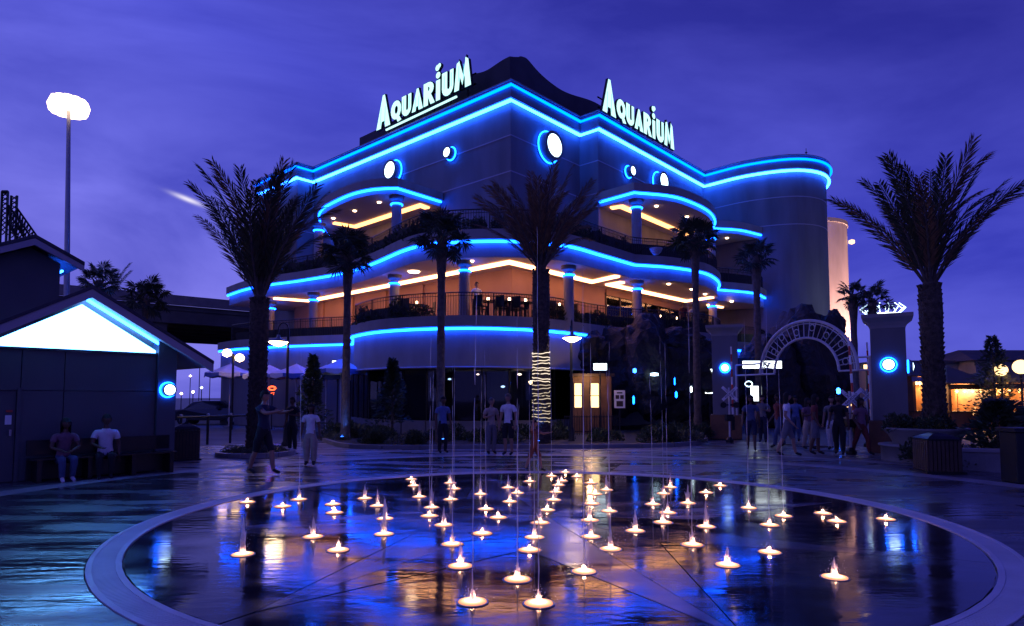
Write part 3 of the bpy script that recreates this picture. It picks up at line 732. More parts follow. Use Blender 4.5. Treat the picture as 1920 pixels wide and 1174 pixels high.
def roof_sign(name, label, P0, d, nrm, z0, order):
    root = thing(name, label, 'sign', (P0[0], P0[1], 0), world=True)
    cells = [('A', 1.32, 2.0), ('Q', .92, 1.18), ('U', .82, 1.2), ('A', .92, 1.25), ('R', .86, 1.28), ('I', .46, 1.40), ('U', .88, 1.34), ('M', 1.18, 1.48)]
    x = 0.0; tot = sum(c[1] + .13 for c in cells)
    for i, (ch, w, h) in enumerate(cells):
        yb = 0.10 * i / 7 if i else -0.05
        mbf = MB(); mbs = MB(); mbl = MB()
        for pl in poly_letter(ch, w, h):
            ar = sum(pl[k][0] * pl[(k + 1) % len(pl)][1] - pl[(k + 1) % len(pl)][0] * pl[k][1] for k in range(len(pl)))
            if ar < 0: pl = pl[::-1]
            def P(px, py, o):
                xx = x + px
                return (P0[0] + d.x * xx + nrm.x * o, P0[1] + d.y * xx + nrm.y * o, z0 + yb + py)
            k = len(pl)
            mbf.add([P(a, b, .30 + .0004 * len(mbf.f)) for a, b in inset(pl, -.030)], [tuple(range(k))])
            cx, cz = sum(a for a, b in pl) / k, sum(b for a, b in pl) / k
            g = inset(pl, -.060)
            mbs.add([P(a, b, .285) for a, b in g] + [P(a, b, .13) for a, b in g], [(q_, (q_ + 1) % k, k + (q_ + 1) % k, k + q_) for q_ in range(k)] + [tuple(range(k)), tuple(range(2 * k - 1, k - 1, -1))])
        L = mbs.build('letter', 'metal_black', root)
        mbf.build('letter_face', 'sign_face', L)
        if ch in 'AUM':
            for fx in ((.30, .62) if ch != 'U' else (.2, .86)):
                a = fx * w; b0, b1 = (.08, .62) if ch == 'A' else (.3, .88)
                mbl.add([P(a - .02, b0 * h, .32), P(a + .02, b0 * h, .32), P(a + .02 + .06 * (ch == 'A'), b1 * h, .32), P(a - .02 + .06 * (ch == 'A'), b1 * h, .32)], [(0, 1, 2, 3)])
            mbl.build('letter_line', 'sign_line', L)
        x += w + .13
    # carrier frame: rails and posts down to the roof
    fr = MB()
    a = Vector((P0[0], P0[1])); e_ = a + d * tot; mid = (a + e_) / 2 - nrm * 0.06
    fr.obox(mid, d, nrm, tot / 2, .03, z0 + .22, z0 + .28); fr.obox(mid, d, nrm, tot / 2, .03, z0 + .80, z0 + .86)
    for k in range(6):
        c = a + d * (tot * (k + .5) / 6) - nrm * .12; fr.obox(c, d, nrm, .03, .03, 17.3, z0 + .9)
    fr.build('frame', 'metal_black', root)
    return root, a, e_
# left sign reads outwards-in (towards the corner), right sign away from the corner
dl = Vector((-eL.x, -eL.y))
P_ = B(-0.05, 10.95)
sgn, a_, e_ = roof_sign('roof_sign', 'glowing white roof sign reading AQUARIUM on the left facade above a light bar', P_, dl, nL, ZTOP + .50, 1)
mb = MB().tube([(a_.x + dl.x * .9 + nL.x * .25, a_.y + dl.y * .9 + nL.y * .25, ZTOP + .22), (e_.x - dl.x * 1.2 + nL.x * .25, e_.y - dl.y * 1.2 + nL.y * .25, ZTOP + .30)], 0.06, 6)
mb.build('light_bar', 'sign_face', sgn)
P_ = B(6.02, -1.27)
roof_sign('roof_sign', 'glowing white roof sign reading AQUARIUM on the right facade beside the tent roof', P_, eR, nR, ZTOP + .12, 0)

# pink rear drum lit by floodlights
dr = thing('rear_drum', 'pinkish round stucco tower flood lit from below behind the dark tower', 'building', (24.15, 52.5, 0))
ZD = zat(412, 50)
MB().lathe([(3.2, 0), (3.2, ZD - .3)], n=40).build('wall', 'stucco_light', dr, True)
MB().lathe([(3.28, ZD - .3), (3.28, ZD), (0, ZD + .02)], n=40).build('coping', 'stucco', dr)
for a in (-110, -85, -60, -35, -10):
    x, y = 5.2 * cos(radians(a)), 5.2 * sin(radians(a))
    f = MB().lathe([(.0, .9), (.28, 1.0), (.3, 1.15), (0, 1.16)], (x, y, 0), 10).build('floodlight', 'window_warm', dr)
    fl = bpy.data.lights.new('flood_beam', 'SPOT'); fl.energy = 19000; fl.color = (1, .50, .36); fl.spot_size = radians(50); fl.shadow_soft_size = .2
    fo = bpy.data.objects.new('flood_beam', fl); col.objects.link(fo); fo.parent = dr; fo.location = (x, y, 1.3); fo.rotation_euler = Vector((-.30 * cos(radians(a)), -.30 * sin(radians(a)), 1)).to_track_quat('-Z', 'Y').to_euler()
    MB().tube([(x, y, 0), (x, y, .95)], .05, 5).build('stand', 'metal_black', f)
sl = MB().lathe([(0, -.2), (.22, -.1), (.22, .12), (0, .2)], (3.5 * cos(-.55), 3.5 * sin(-.55), zat(450, 50)), 10).build('wall_lamp', 'window_warm', dr)
# ================================================================ palms
def frond_mesh(L, bend, seed, leaf=0.46, pairs=44, mt='palm_leaf', tw=0.0):
    r = random.Random(seed); mb = MB(); pts = []; p = Vector((0, 0, 0)); k = 16
    for i in range(k + 1):
        s = i / k; th = bend * s ** 1.6
        pts.append(p.copy()); p = p + Vector((sin(th), tw * s * .3, cos(th))) * (L / k)
    mb.tube(pts, [0.035 * (1 - .85 * i / k) + .004 for i in range(k + 1)], 4, mi=1)
    for i in range(pairs):
        s = 0.14 + 0.86 * i / (pairs - 1); q = s * k; a = min(int(q), k - 1); f = q - a
        pos = pts[a].lerp(pts[a + 1], f); t = (pts[a + 1] - pts[a]).normalized()
        n = Vector((0, 1, 0)); u = t.cross(n).normalized()           # u points outwards / down
        ll = leaf * (0.35 + 0.65 * sin(pi * min(1, 0.18 + 0.80 * s)) ** 0.7) * r.uniform(.85, 1.12)
        for sd in (-1, 1):
            d = (t * r.uniform(.75, 1.0) + n * sd * r.uniform(.32, .62) - u * r.uniform(-.05, .3)).normalized()
            w = t.cross(d).normalized().cross(d) * 0.020
            e = pos + d * ll + Vector((0, 0, -0.06 * ll))
            m_ = pos + d * ll * .45
            mb.add([pos, m_ + w, e, m_ - w], [(0, 1, 2, 3)])
    me = mb.build('frond', [mt, 'bark_grey'])
    d = me.data; bpy.data.objects.remove(me); return d
FR = {}
for mt in ('palm_leaf', 'palm_leaf_lit_brown'):
    FR[mt] = [frond_mesh(1.0 * 3.6, b, 11 + i, 0.60, 62, mt, tw) for i, (b, tw) in enumerate(((.35, .2), (.65, -.3), (1.0, .4), (.5, -.5)))]
def date_palm(label, base, htrunk, r, L, nf, spread, mt, seed, rx=1.0):
    rr = random.Random(seed); t = thing('date_palm', label, 'palm tree', base, group='date palms round the plaza')
    prof = [(r * 1.12, -.3), (r * 1.1, 0), (r * .92, htrunk * .2), (r * .88, htrunk * .55), (r * 1.05, htrunk * .8), (r * 1.0, htrunk * .93), (r * .55, htrunk), (0.02, htrunk + .1)]
    mb = MB().lathe(prof, n=18)
    rows = int(htrunk / 0.13)
    for i in range(rows):                                            # cut leaf bases in a spiral
        z = (i + .3) * htrunk * .97 / rows; f = z / htrunk
        R = r * (1.05 - .45 * min(1, f * 3) * .4 + .12 * max(0, f - .55)) * .93
        for j in range(11):
            w = 2 * pi * (j + .5 * (i % 2)) / 11 + rr.uniform(-.08, .08); c, s_ = cos(w), sin(w); hw = R * .24
            hz = rr.uniform(.10, .16); o = rr.uniform(.045, .085)
            tx, ty = -s_, c
            a = (c * R - tx * hw, s_ * R - ty * hw, z - .05); b = (c * R + tx * hw, s_ * R + ty * hw, z - .05)
            top = (c * (R + o), s_ * (R + o), z + hz); tl = (c * (R + o) - tx * hw * .5, s_ * (R + o) - ty * hw * .5, z + hz); tr_ = (c * (R + o) + tx * hw * .5, s_ * (R + o) + ty * hw * .5, z + hz)
            bk = (c * R * .9, s_ * R * .9, z + hz + .03)
            mb.add([a, b, tr_, tl, bk], [(0, 1, 2, 3), (3, 2, 4), (0, 3, 4), (1, 4, 2)])
    mb.build('trunk', 'bark', t)
    for i in range(nf):
        f = (i + .5) / nf; tilt = spread * (f ** .8) * rr.uniform(.8, 1.12); az = i * 2.399963 + rr.uniform(-.25, .25)
        o = bpy.data.objects.new('frond', FR[mt[i % len(mt)]][(i * 3 + i // 4) % 4]); col.objects.link(o); o.parent = t
        k = L / 3.6 * rr.uniform(.82, 1.05) * (1.0 - .10 * f)
        o.scale = (k, k, k); o.location = (cos(az) * r * .35 * f, sin(az) * r * .35 * f, htrunk - .12)
        o.rotation_euler = Matrix.Rotation(az, 4, 'Z').to_3x3().to_4x4().to_euler()
        m_ = Matrix.Rotation(az, 3, 'Z') @ Matrix.Rotation(tilt, 3, 'Y') @ Matrix.Rotation(rr.uniform(-.6, .6), 3, 'Z')
        o.rotation_euler = m_.to_euler()
    return t
bL = gp(480, 853); hL = zat(552, bL.y)
date_palm('tall feathery date palm in the round kerbed bed on the left', (bL.x, bL.y, 0), hL, .255, 4.1, 27, radians(31), ('palm_leaf', 'palm_leaf_lit_brown', 'palm_leaf'), 5)
bC = Vector((1.0, 22.0, 0)); hC = zat(498, 22)
date_palm('brown lit date palm with string lights wound round its trunk, centre', (bC.x, bC.y, 0), hC, .29, 3.7, 34, radians(46), ('palm_leaf_lit_brown',), 8)
bR = Vector(gp(1758, 868)); bR.y += .55; bR.x = (1750 - 960) / F * bR.y; hR = zat(528, bR.y) - .55
date_palm('dark date palm silhouette rising from the raised planter on the right', (bR.x, bR.y, .55), hR, .265, 3.65, 27, radians(35), ('palm_leaf', 'palm_leaf', 'palm_leaf_lit_brown'), 12)
# string lights wound on the centre palm
sl_ = thing('string_lights', 'pale rope of string lights wound in rings round the centre palm trunk', 'string lights', (bC.x, bC.y, 0))
E('rope_glow', (1.0, .80, .58), 0.75)
z0, z1 = zat(790, 22), zat(662, 22); path = []
rs_ = random.Random(4); E('rope_bright', (1.0, .82, .62), 1.5)
for i in range(20):
    s = i / 19; tx_, ty_ = rs_.uniform(-.035, .035), rs_.uniform(-.02, .05); zc_ = z0 + (z1 - z0) * s + rs_.uniform(-.02, .02); rg_ = .302 + rs_.uniform(-.008, .012)
    MB().tube([(rg_ * cos(w), rg_ * sin(w), zc_ + tx_ * cos(w) + ty_ * sin(w) + .012 * sin(5 * w + i)) for w in [2 * pi * q / 22 for q in range(22)]], .013, 4, closed=True).build('light_ring', 'rope_bright' if s > .55 else 'rope_glow', sl_)

def fan_leaf_mesh(seed, R=.62, pet=.75):
    r = random.Random(seed); mb = MB()
    mb.tube([(0, 0, 0), (.03, 0, pet * .5), (.10, 0, pet)], [.016, .012, .009], 4, mi=1)
    n = 22; o = Vector((.10, 0, pet))
    for i in range(n):
        a = radians(-140 + 280 * i / (n - 1)); ll = R * (1 - .25 * (abs(a) / radians(140)) ** 2) * r.uniform(.88, 1.08)
        d = Vector((.25 + .15 * cos(a * 2), sin(a), cos(a))).normalized(); nrm = Vector((1, 0, 0)); w = d.cross(nrm).normalized() * .035
        fold = Vector((.02, 0, 0)) * (1 if i % 2 else -1)
        tip = o + d * ll + Vector((.10 * r.random(), 0, -.12 * r.random())); m_ = o + d * ll * .6
        mb.add([o, m_ + w + fold, tip, m_ - w - fold], [(0, 1, 2, 3)])
    me = mb.build('fan_leaf', ['fan_leaf', 'bark_grey']); d = me.data; bpy.data.objects.remove(me); return d
FAN = [fan_leaf_mesh(s) for s in (1, 2, 3)]
def fan_palm(label, base, h, r, R, n, seed, lean=0.0, group='slim fan palms along the building'):
    rr = random.Random(seed); t = thing('fan_palm', label, 'palm tree', base, group=group)
    k = 14; path = [(lean * (i / k) ** 2, 0, -.2 + (h + .2) * i / k) for i in range(k + 1)]
    rad = [r * (1.5 if i == 0 else 1.25 if i == 1 else 1.0 + .10 * (i % 2) - .25 * i / k) for i in range(k + 1)]
    rad[-3] = r * 1.15; rad[-2] = r * 1.35; rad[-1] = r * .9
    mb = MB().tube(path, rad, 12)
    for i in range(40):                                              # dry leaf stubs below the crown
        w = rr.uniform(0, 2 * pi); z = h - rr.uniform(.05, .75); rb = r * 1.2
        mb.tube([(lean + rb * cos(w) * .8, rb * sin(w) * .8, z - .12), (lean + rb * 1.5 * cos(w), rb * 1.5 * sin(w), z + .06)], [.03, .012], 3)
    mb.build('trunk', 'bark_grey', t)
    for i in range(n):
        f = (i + .5) / n; tilt = radians(8 + 118 * f ** .9) * rr.uniform(.85, 1.1); az = i * 2.399963
        o = bpy.data.objects.new('fan_leaf', FAN[i % 3]); col.objects.link(o); o.parent = t
        s = R * rr.uniform(.8, 1.1); o.scale = (s, s, s); o.location = (lean, 0, h - .05)
        o.rotation_euler = (Matrix.Rotation(az, 3, 'Z') @ Matrix.Rotation(tilt, 3, 'Y') @ Matrix.Rotation(rr.uniform(-.7, .7), 3, 'Z')).to_euler()
    return t
def fp(u, vtop, Y, r, R, n, seed, label, z0=0, lean=0, group='slim fan palms along the building'):
    x = (u - 960) / F * Y * 0.997
    return fan_palm(label, (x, Y, z0), zat(vtop, Y) - z0, r, R, n, seed, lean, group)
fp(648, 478, 24.0, .155, .92, 30, 21, 'slim fan palm with a blue uplight at its foot, behind the girl in white')
fp(826, 442, 22.6, .150, .95, 30, 22, 'slim fan palm left of the centre palm, its crown against the upper terrace')
fp(1308, 448, 27.0, .155, .95, 30, 23, 'slim fan palm in front of the right terraces, left of the gate pillar')
fp(1424, 482, 30.5, .17, .85, 24, 24, 'slim fan palm before the dark rounded tower, above the arch')
fp(1606, 552, 31.0, .16, .70, 22, 25, 'dark fan palm standing before the flood lit pink drum', group='palms behind the gate')
fp(1642, 560, 30.0, .14, .80, 18, 26, 'dark fan palm just left of the right gate pillar top', group='palms behind the gate')
fp(176, 526, 34.0, .16, .95, 22, 27, 'dark fan palm crown peeping over the left kiosk roof', group='palms behind the kiosk')
fp(266, 560, 60.0, .22, 1.9, 22, 28, 'distant dark fan palm in front of the overpass', group='palms behind the kiosk')
# young palm with two spear fronds
yp = thing('young_palm', 'young palm with two upright spear fronds behind the kiosk roof', 'palm tree', (at(205, 600, 36).x, 36, 0))
hb = zat(556, 36); MB().tube([(0, 0, 0), (0, 0, hb)], [.14, .1], 8).build('trunk', 'bark_grey', yp)
for tl_, az, sc in ((.30, .2, .62), (.55, -.1, .55), (.1, 1.5, .45)):
    o = bpy.data.objects.new('frond', FR['palm_leaf'][3]); col.objects.link(o); o.parent = yp; o.location = (0, 0, hb - .05); o.scale = (sc, sc, sc)
    o.rotation_euler = (Matrix.Rotation(az, 3, 'Z') @ Matrix.Rotation(tl_, 3, 'Y')).to_euler()

# uplights at palm feet
for (u, Y, lab) in ((643, 23.55, 'small blue uplight at the foot of the fan palm behind the girl'), (832, 22.15, 'small blue uplight at the foot of the fan palm left of centre'), (1008, 21.3, 'small blue uplight at the foot of the centre date palm')):
    x = (u - 960) / F * Y
    t = thing('uplight', lab, 'uplight', (x, Y, .12), group='blue palm uplights')
    MB().lathe([(.07, -.2), (.08, 0), (.08, .10)], n=10).build('can', 'metal_black', t)
    MB().lathe([(.07, .105), (0, .12)], n=10).build('lens', 'uplight_blue', t)
    sp = bpy.data.lights.new('uplight_beam', 'SPOT'); sp.energy = 60; sp.color = (.03, .14, 1); sp.spot_size = radians(60); sp.shadow_soft_size = .05
    so = bpy.data.objects.new('uplight_beam', sp); col.objects.link(so); so.parent = t; so.location = (0, 0, .14); so.rotation_euler = (radians(180 - 14), 0, 0)

# ================================================================ planting bed, shrubs
def leaf_cluster(seed, rx, rz, n, size, mt):
    r = random.Random(seed); mb = MB()
    for i in range(n):
        while True:
            p = Vector((r.uniform(-1, 1), r.uniform(-1, 1), r.uniform(0, 1)))
            if .25 < p.length < 1.0 + .15 * noise.noise(p * 3 + Vector((seed, 0, 0))): break
        p = Vector((p.x * rx, p.y * rx, p.z * rz))
        d = (p.normalized() + Vector((r.uniform(-.8, .8), r.uniform(-.8, .8), r.uniform(-.3, .9)))).normalized(); q = d.orthogonal().normalized()
        q = (Matrix.Rotation(r.uniform(0, 6.28), 3, d) @ q) * size * .28; l = size * r.uniform(.6, 1.2)
        mb.add([p, p + d * l * .5 + q, p + d * l, p + d * l * .5 - q], [(0, 1, 2, 3)])
    for i in range(7):
        w = r.uniform(0, 6.28); mb.tube([(0, 0, 0), (rx * .5 * cos(w), rx * .5 * sin(w), rz * .6)], [.012, .006], 3, mi=1)
    me = mb.build('shrub', [mt, 'bark']); d = me.data; bpy.data.objects.remove(me); return d
SH = [leaf_cluster(1, .5, .55, 520, .12, 'shrub_leaf'), leaf_cluster(2, .55, .45, 480, .14, 'shrub_pale'), leaf_cluster(3, .4, .8, 520, .13, 'shrub_leaf'), leaf_cluster(4, .6, .4, 520, .09, 'shrub_pale')]
def shrub(x, y, z, k, s, label, group, name='shrub', cat='shrub', rz=0):
    o = bpy.data.objects.new(name, SH[k]); col.objects.link(o); o.location = (x, y, z); o.scale = (s, s, s * random.uniform(.85, 1.2)); o.rotation_euler = (0, 0, random.uniform(0, 6.28))
    return tag(o, label, cat, group)
bed = thing('planting_bed', 'kerbed planting bed of dark soil in front of the building', 'planting bed', (0, 0, 0)); bed['kind'] = 'structure'
bf = smooth_run([gp(608, 828)[:2], gp(640, 838)[:2], gp(700, 842)[:2], gp(850, 842)[:2], gp(1000, 841)[:2], gp(1150, 840)[:2], gp(1290, 836)[:2], gp(1330, 824)[:2]], .5)
bb = [(9.6, 30.5), (4.5, 30.5), (1.5, 26.5), (-3, 25.6), (-6.5, 27.5), (-9.2, 29)]
MB().prism(offset(bf, .1) + bb, -.03, .10).build('soil', 'soil', bed)
kb = resample(bf, 1.2)
for a, b in zip(kb, kb[1:]):
    d = (b - a).normalized(); nn = Vector((-d.y, d.x)); c = (a + b) / 2
    MB().obox(c[:2], d, nn, (b - a).length / 2 - .006, .075, -.03, .13).build('kerb_stone', 'concrete', bed)
rb = random.Random(17); cnt = 0
for i in range(64):
    t_ = rb.random(); p = bf[int(t_ * (len(bf) - 1))]; dpt = rb.uniform(.35, 3.6) ** 1.0
    x = p[0] + rb.uniform(-.3, .3); y = p[1] + dpt
    if hypot(x - bC.x, y - bC.y) < .6: continue
    k = rb.choice((0, 0, 1, 3, 2)); wh = 'left' if t_ < .33 else 'middle' if t_ < .66 else 'right'
    kd = {0: 'rounded dark green shrub', 1: 'loose pale leaved shrub', 2: 'upright dark green shrub', 3: 'low pale ground cover clump'}[k]
    shrub(x, y, .08, k, rb.uniform(.55, 1.0), f'{kd} in the {wh} third of the bed', 'shrubs in the planting bed')
# conifer-like young trees beside the building
def small_tree(label, base, h, rx, seed, mt='shrub_leaf', cone=True, n=1500, name='young_tree'):
    r = random.Random(seed); t = thing(name, label, 'tree', base)
    MB().tube([(0, 0, -.1), (.02, 0, h * .5), (0, .02, h * .96)], [.06, .04, .01], 7).build('trunk', 'bark', t)
    mb = MB()
    for i in range(n):
        f = r.random() ** (.75 if cone else .5); z = h * (.18 + .82 * f); w = r.uniform(0, 6.28)
        rad = rx * ((1 - f) * .95 + .06 if cone else sqrt(max(0, 1 - (2 * f - 1) ** 2)) + .1) * (r.random() ** .5) * max(.2, .70 + 1.0 * noise.noise(Vector((cos(w) * 1.6, sin(w) * 1.6, z * 2.2 + seed))))
        p = Vector((rad * cos(w), rad * sin(w), z)); d = Vector((cos(w) + r.uniform(-.6, .6), sin(w) + r.uniform(-.6, .6), r.uniform(-.3, .8))).normalized()
        q = d.orthogonal().normalized() * .045; l = r.uniform(.12, .24)
        mb.add([p, p + d * l * .5 + q, p + d * l, p + d * l * .5 - q], [(0, 1, 2, 3)])
    mb.build('crown', mt, t)
    return t
small_tree('young dark conical tree before the patio umbrellas', (at(585, 800, 25.5).x, 25.5, 0), zat(668, 25.5), .8, 41)
small_tree('dark bushy tree against the shop glass left of centre', (at(735, 800, 25.2).x, 25.2, 0), zat(675, 25.2), .9, 42)
small_tree('dark conical tree far right behind the game booths', (at(1866, 760, 30).x, 30, 0), zat(632, 30), 1.5, 43, n=1800)
small_tree('round leafy tree in front of the right booths', (at(1872, 850, 15.5).x, 15.5, 0), zat(752, 15.5), .6, 44, cone=False, n=1300)
# terrace plants
rb = random.Random(5)
for path, z, n, lo, hi, lv in ((n1b, P1T, 30, 3, 60, 'lower'), (edge2, P2T, 34, 8, 76, 'upper')):
    ins = offset(path, .55)
    for i in range(n):
        p = ins[min(len(ins) - 1, int(lo + (min(hi, len(ins) - 2) - lo) * (i + rb.uniform(-.3, .3)) / n))]
        if lv == 'lower' and -3.6 < p[0] < 1.2: continue
        wh = 'left' if p[0] < -4 else 'central' if p[0] < 4.5 else 'right'
        shrub(p[0], p[1], z - .06, rb.choice((0, 2)), rb.uniform(.9, 1.3), f'dark potted shrub behind {lv} terrace railing, {wh} bay', 'terrace plants', 'terrace_shrub', 'shrub')

# ================================================================ street lamps
def street_lamp(label, base, zhead, arm, group='gooseneck street lamps'):
    """arm = vector (x, y) from the pole to the lamp head"""
    t = thing('street_lamp', label, 'street lamp', base, group=group); ax, ay = arm; zt = zhead + .42
    MB().lathe([(.16, 0), (.16, .08), (.11, .14), (.09, .5), (.06, .62), (.05, zhead * .6), (.042, zt)], n=12).build('pole', 'metal_black', t, True)
    MB().tube([(0, 0, zt - .05)] + [(ax * (1 - cos(w)) / 2, ay * (1 - cos(w)) / 2, zt + .20 * sin(w)) for w in [pi * i / 10 for i in range(11)]] + [(ax, ay, zhead + .18)], .022, 6).build('arm', 'metal_black', t)
    sh = MB().lathe([(.05, .20), (.07, .10), (.12, .07), (.34, -.02), (.36, -.05), (.34, -.05), (.12, .04), (.04, .05)], (ax, ay, zhead), 20).build('shade', 'metal_grey', t, True)
    MB().lathe([(0, -.20), (.14, -.17), (.33, -.055), (.10, .03), (0, .035)], (ax, ay, zhead), 14).build('bulb', 'lamp_warm', sh, True)
    return t
q = gp(536, 835); street_lamp('lit gooseneck street lamp beside the left date palm', (q.x, q.y, 0), zat(639, q.y), (-.30, -.1))
q = gp(1072, 832); street_lamp('lit gooseneck street lamp right of the centre palm', (q.x, q.y, 0), zat(633, q.y), (.0, -.34))
# twin globe lamp beyond the left palm
q = at(434, 800, 33); t = thing('twin_lamp', 'warm twin headed lamp glowing just left of the left palm', 'street lamp', (q.x, 33, 0))
zt = zat(664, 33); MB().tube([(0, 0, 0), (0, 0, zt)], .06, 8).build('pole', 'metal_black', t); MB().tube([(-.35, 0, zt - .1), (.35, 0, zt - .25)], .03, 5).build('crossarm', 'metal_black', t)
for sx, dz in ((-.33, .05), (.33, -.2)): MB().lathe([(0, -.22), (.2, -.12), (.24, .03), (.14, .18), (0, .22)], (sx, 0, zt + dz), 12).build('globe', 'lamp_twin', t, True)
# bowl lamp bracketed off the upper terrace
q = at(1230, 470, 31.2); t = thing('bowl_lamp', 'unlit beige bowl lamp on a bracket before the right upper terrace', 'lamp', (q.x, q.y, q.z))
MB().lathe([(0, -.22), (.12, -.20), (.25, -.08), (.32, .08), (.32, .11), (.26, .11)], n=18).build('bowl', 'trim_pale', t, True)
MB().tube([(0, 0, .0), (0, 0, .22), (-.55, .5, .22), (-.60, .95, .1)], .025, 5).build('bracket', 'metal_black', t)
# high mast floodlight
q = at(126, 700, 48); t = thing('high_mast_light', 'very tall highway mast with a blazing warm lamp head, far left', 'street lamp', (q.x, 48, 0))
zt = zat(200, 48); dx = at(129, 200, 48).x - q.x
MB().tube([(0, 0, 0), (dx * .5, 0, zt * .5), (dx, 0, zt)], [.26, .2, .13], 10).build('pole', 'metal_grey', t, True)
MB().lathe([(.9, -.08), (1.0, 0), (.9, .08), (.8, 0), (.9, -.08)], (dx, 0, zt + .1), 20).build('head_ring', 'metal_grey', t)
for i in range(12):
    w = 2 * pi * i / 12; MB().lathe([(0, -.72), (.42, -.60), (.55, -.05), (.38, .42), (0, .55)], (dx + .85 * cos(w), .85 * sin(w), zt + .1), 12).build('glare_luminaire', 'lamp_mast', t, True)  # luminaires swollen and overlapped to shape the lamp's glare
# far lamps under the overpass
for i, (u, v, Y, c_) in enumerate(((375, 672, 60, 'lamp_warm'), (357, 705, 70, 'spot_warm'), (394, 700, 62, 'lamp_warm'), (362, 735, 55, 'lamp_warm'), (378, 727, 58, 'lamp_cool'), (340, 738, 60, 'spot_warm'), (421, 738, 62, 'lamp_cool'))):
    q = at(u, v, Y); t = thing('distant_lamp', 'tiny distant lamp glowing under the overpass', 'street lamp', (q.x, Y, 0), group='distant lamps')
    MB().tube([(0, 0, 0), (0, 0, q.z - .1)], .04, 5).build('pole', 'metal_black', t); MB().lathe([(0, -.13), (.13, 0), (0, .13)], (0, 0, q.z), 8).build('globe', c_, t)
# ================================================================ overpass, left buildings
ov = thing('highway_overpass', 'dark concrete highway overpass crossing behind the left palm', 'overpass', (0, 0, 0))
oa, ob = Vector((-90, 22.5)), Vector((35, 131)); od = (ob - oa).normalized(); on = Vector((-od.y, od.x)); om = (oa + ob) / 2; oh = (ob - oa).length / 2
zt_ = 12.7
MB().obox(om + on * .2, od, on, oh, .2, zt_ - 1.05, zt_).build('barrier', 'concrete', ov)
MB().obox(om + on * 14.5, od, on, oh, 14, zt_ - 1.6, zt_ - 1.06).build('deck', 'concrete_dark', ov)
for k in range(7): MB().obox(om + on * (1.0 + 4.4 * k), od, on, oh, .35, zt_ - 3.0, zt_ - 1.62).build('girder', 'concrete_dark', ov)
for k in range(-4, 5):
    for d_ in (4, 22):
        c = om + od * (k * 16 + 3) + on * d_; MB().lathe([(.8, 0), (.8, zt_ - 3.6)], (c.x, c.y, 0), 14).build('pier', 'concrete_dark', ov, True)
    c = om + od * (k * 16 + 3) + on * 14; MB().obox(c, od, on, .7, 13, zt_ - 3.9, zt_ - 3.02).build('pier_cap', 'concrete_dark', ov)

P0 = Vector((-9.88, 12.45))
def KW(s, o=0.0): return (P0.x + eR.x * s + nR.x * o, P0.y + eR.y * s + nR.y * o)
ki = thing('kiosk', 'small gabled kiosk with a glowing white gable panel at the left edge', 'kiosk', (P0.x, P0.y, 0), world=True)
S0, S1, SA = -0.75, 3.16, 1.3
ZE, ZA = 2.72, 3.80
sl = (ZA - ZE) / (S1 - SA)
def kprism(poly, o0, o1, nm, mt, parent=ki):
    """poly in (s, z) extruded along the wall normal from o0 to o1"""
    n = len(poly); vs = [(*KW(s, o0), z) for s, z in poly] + [(*KW(s, o1), z) for s, z in poly]
    fs = [(i, (i + 1) % n, n + (i + 1) % n, n + i) for i in range(n)] + [tuple(range(n - 1, -1, -1)), tuple(range(n, 2 * n))]
    return MB().add(vs, fs).build(nm, mt, parent)
# wall panels with open joints
sj = [S0, .30, 1.02, 2.76]; zj = [0.0, 1.78, 2.60]
for i in range(3):
    for j in range(2):
        if i == 0 and j == 0: continue
        kprism([(sj[i] + .008, zj[j] + .008), (sj[i + 1] - .008, zj[j] + .008), (sj[i + 1] - .008, zj[j + 1] - .008), (sj[i] + .008, zj[j + 1] - .008)], -.12, 0, 'wall_panel', 'siding')
kprism([(S0, 0), (2.76, 0), (2.76, 2.6), (S0, 2.6)], -.3, -.13, 'wall_core', 'trim_pale')
kprism([(2.77, 0), (S1, 0), (S1, ZE + .02), (2.77, ZE + .2)], -.35, .10, 'corner_pier', 'siding')
dk = kprism([(-.66, 0.02), (.24, 0.02), (.24, 1.77), (-.66, 1.77)], -.12, -.03, 'door', 'siding')
kprism([(.25, 0), (.31, 0), (.31, 1.84), (.25, 1.84)], -.10, .03, 'door_frame', 'siding', dk)
kprism([(.08, 1.12), (.18, 1.12), (.18, 1.30), (.08, 1.30)], -.03, -.005, 'notice', 'white_paint', dk)
kprism([(.09, 1.36), (.19, 1.36), (.19, 1.40), (.09, 1.40)], -.03, -.004, 'red_notice', 'red_paint', dk)
kprism([(.14, .90), (.18, .90), (.18, 1.02), (.14, 1.02)], -.03, .05, 'handle', 'metal_grey', dk)
def ztop(s): return ZA - abs(s - SA) * sl
# glowing gable panel, ledge under it
kprism([(-.22, 2.645), (2.74, 2.645), (2.74, 2.70), (SA - .02, ZA - .20), (-.22, 2.70)], -.06, -.01, 'gable_light', 'gable_panel')
kprism([(S0, 2.60), (2.76, 2.60), (2.76, 2.642), (S0, 2.642)], -.12, .05, 'ledge', 'siding')
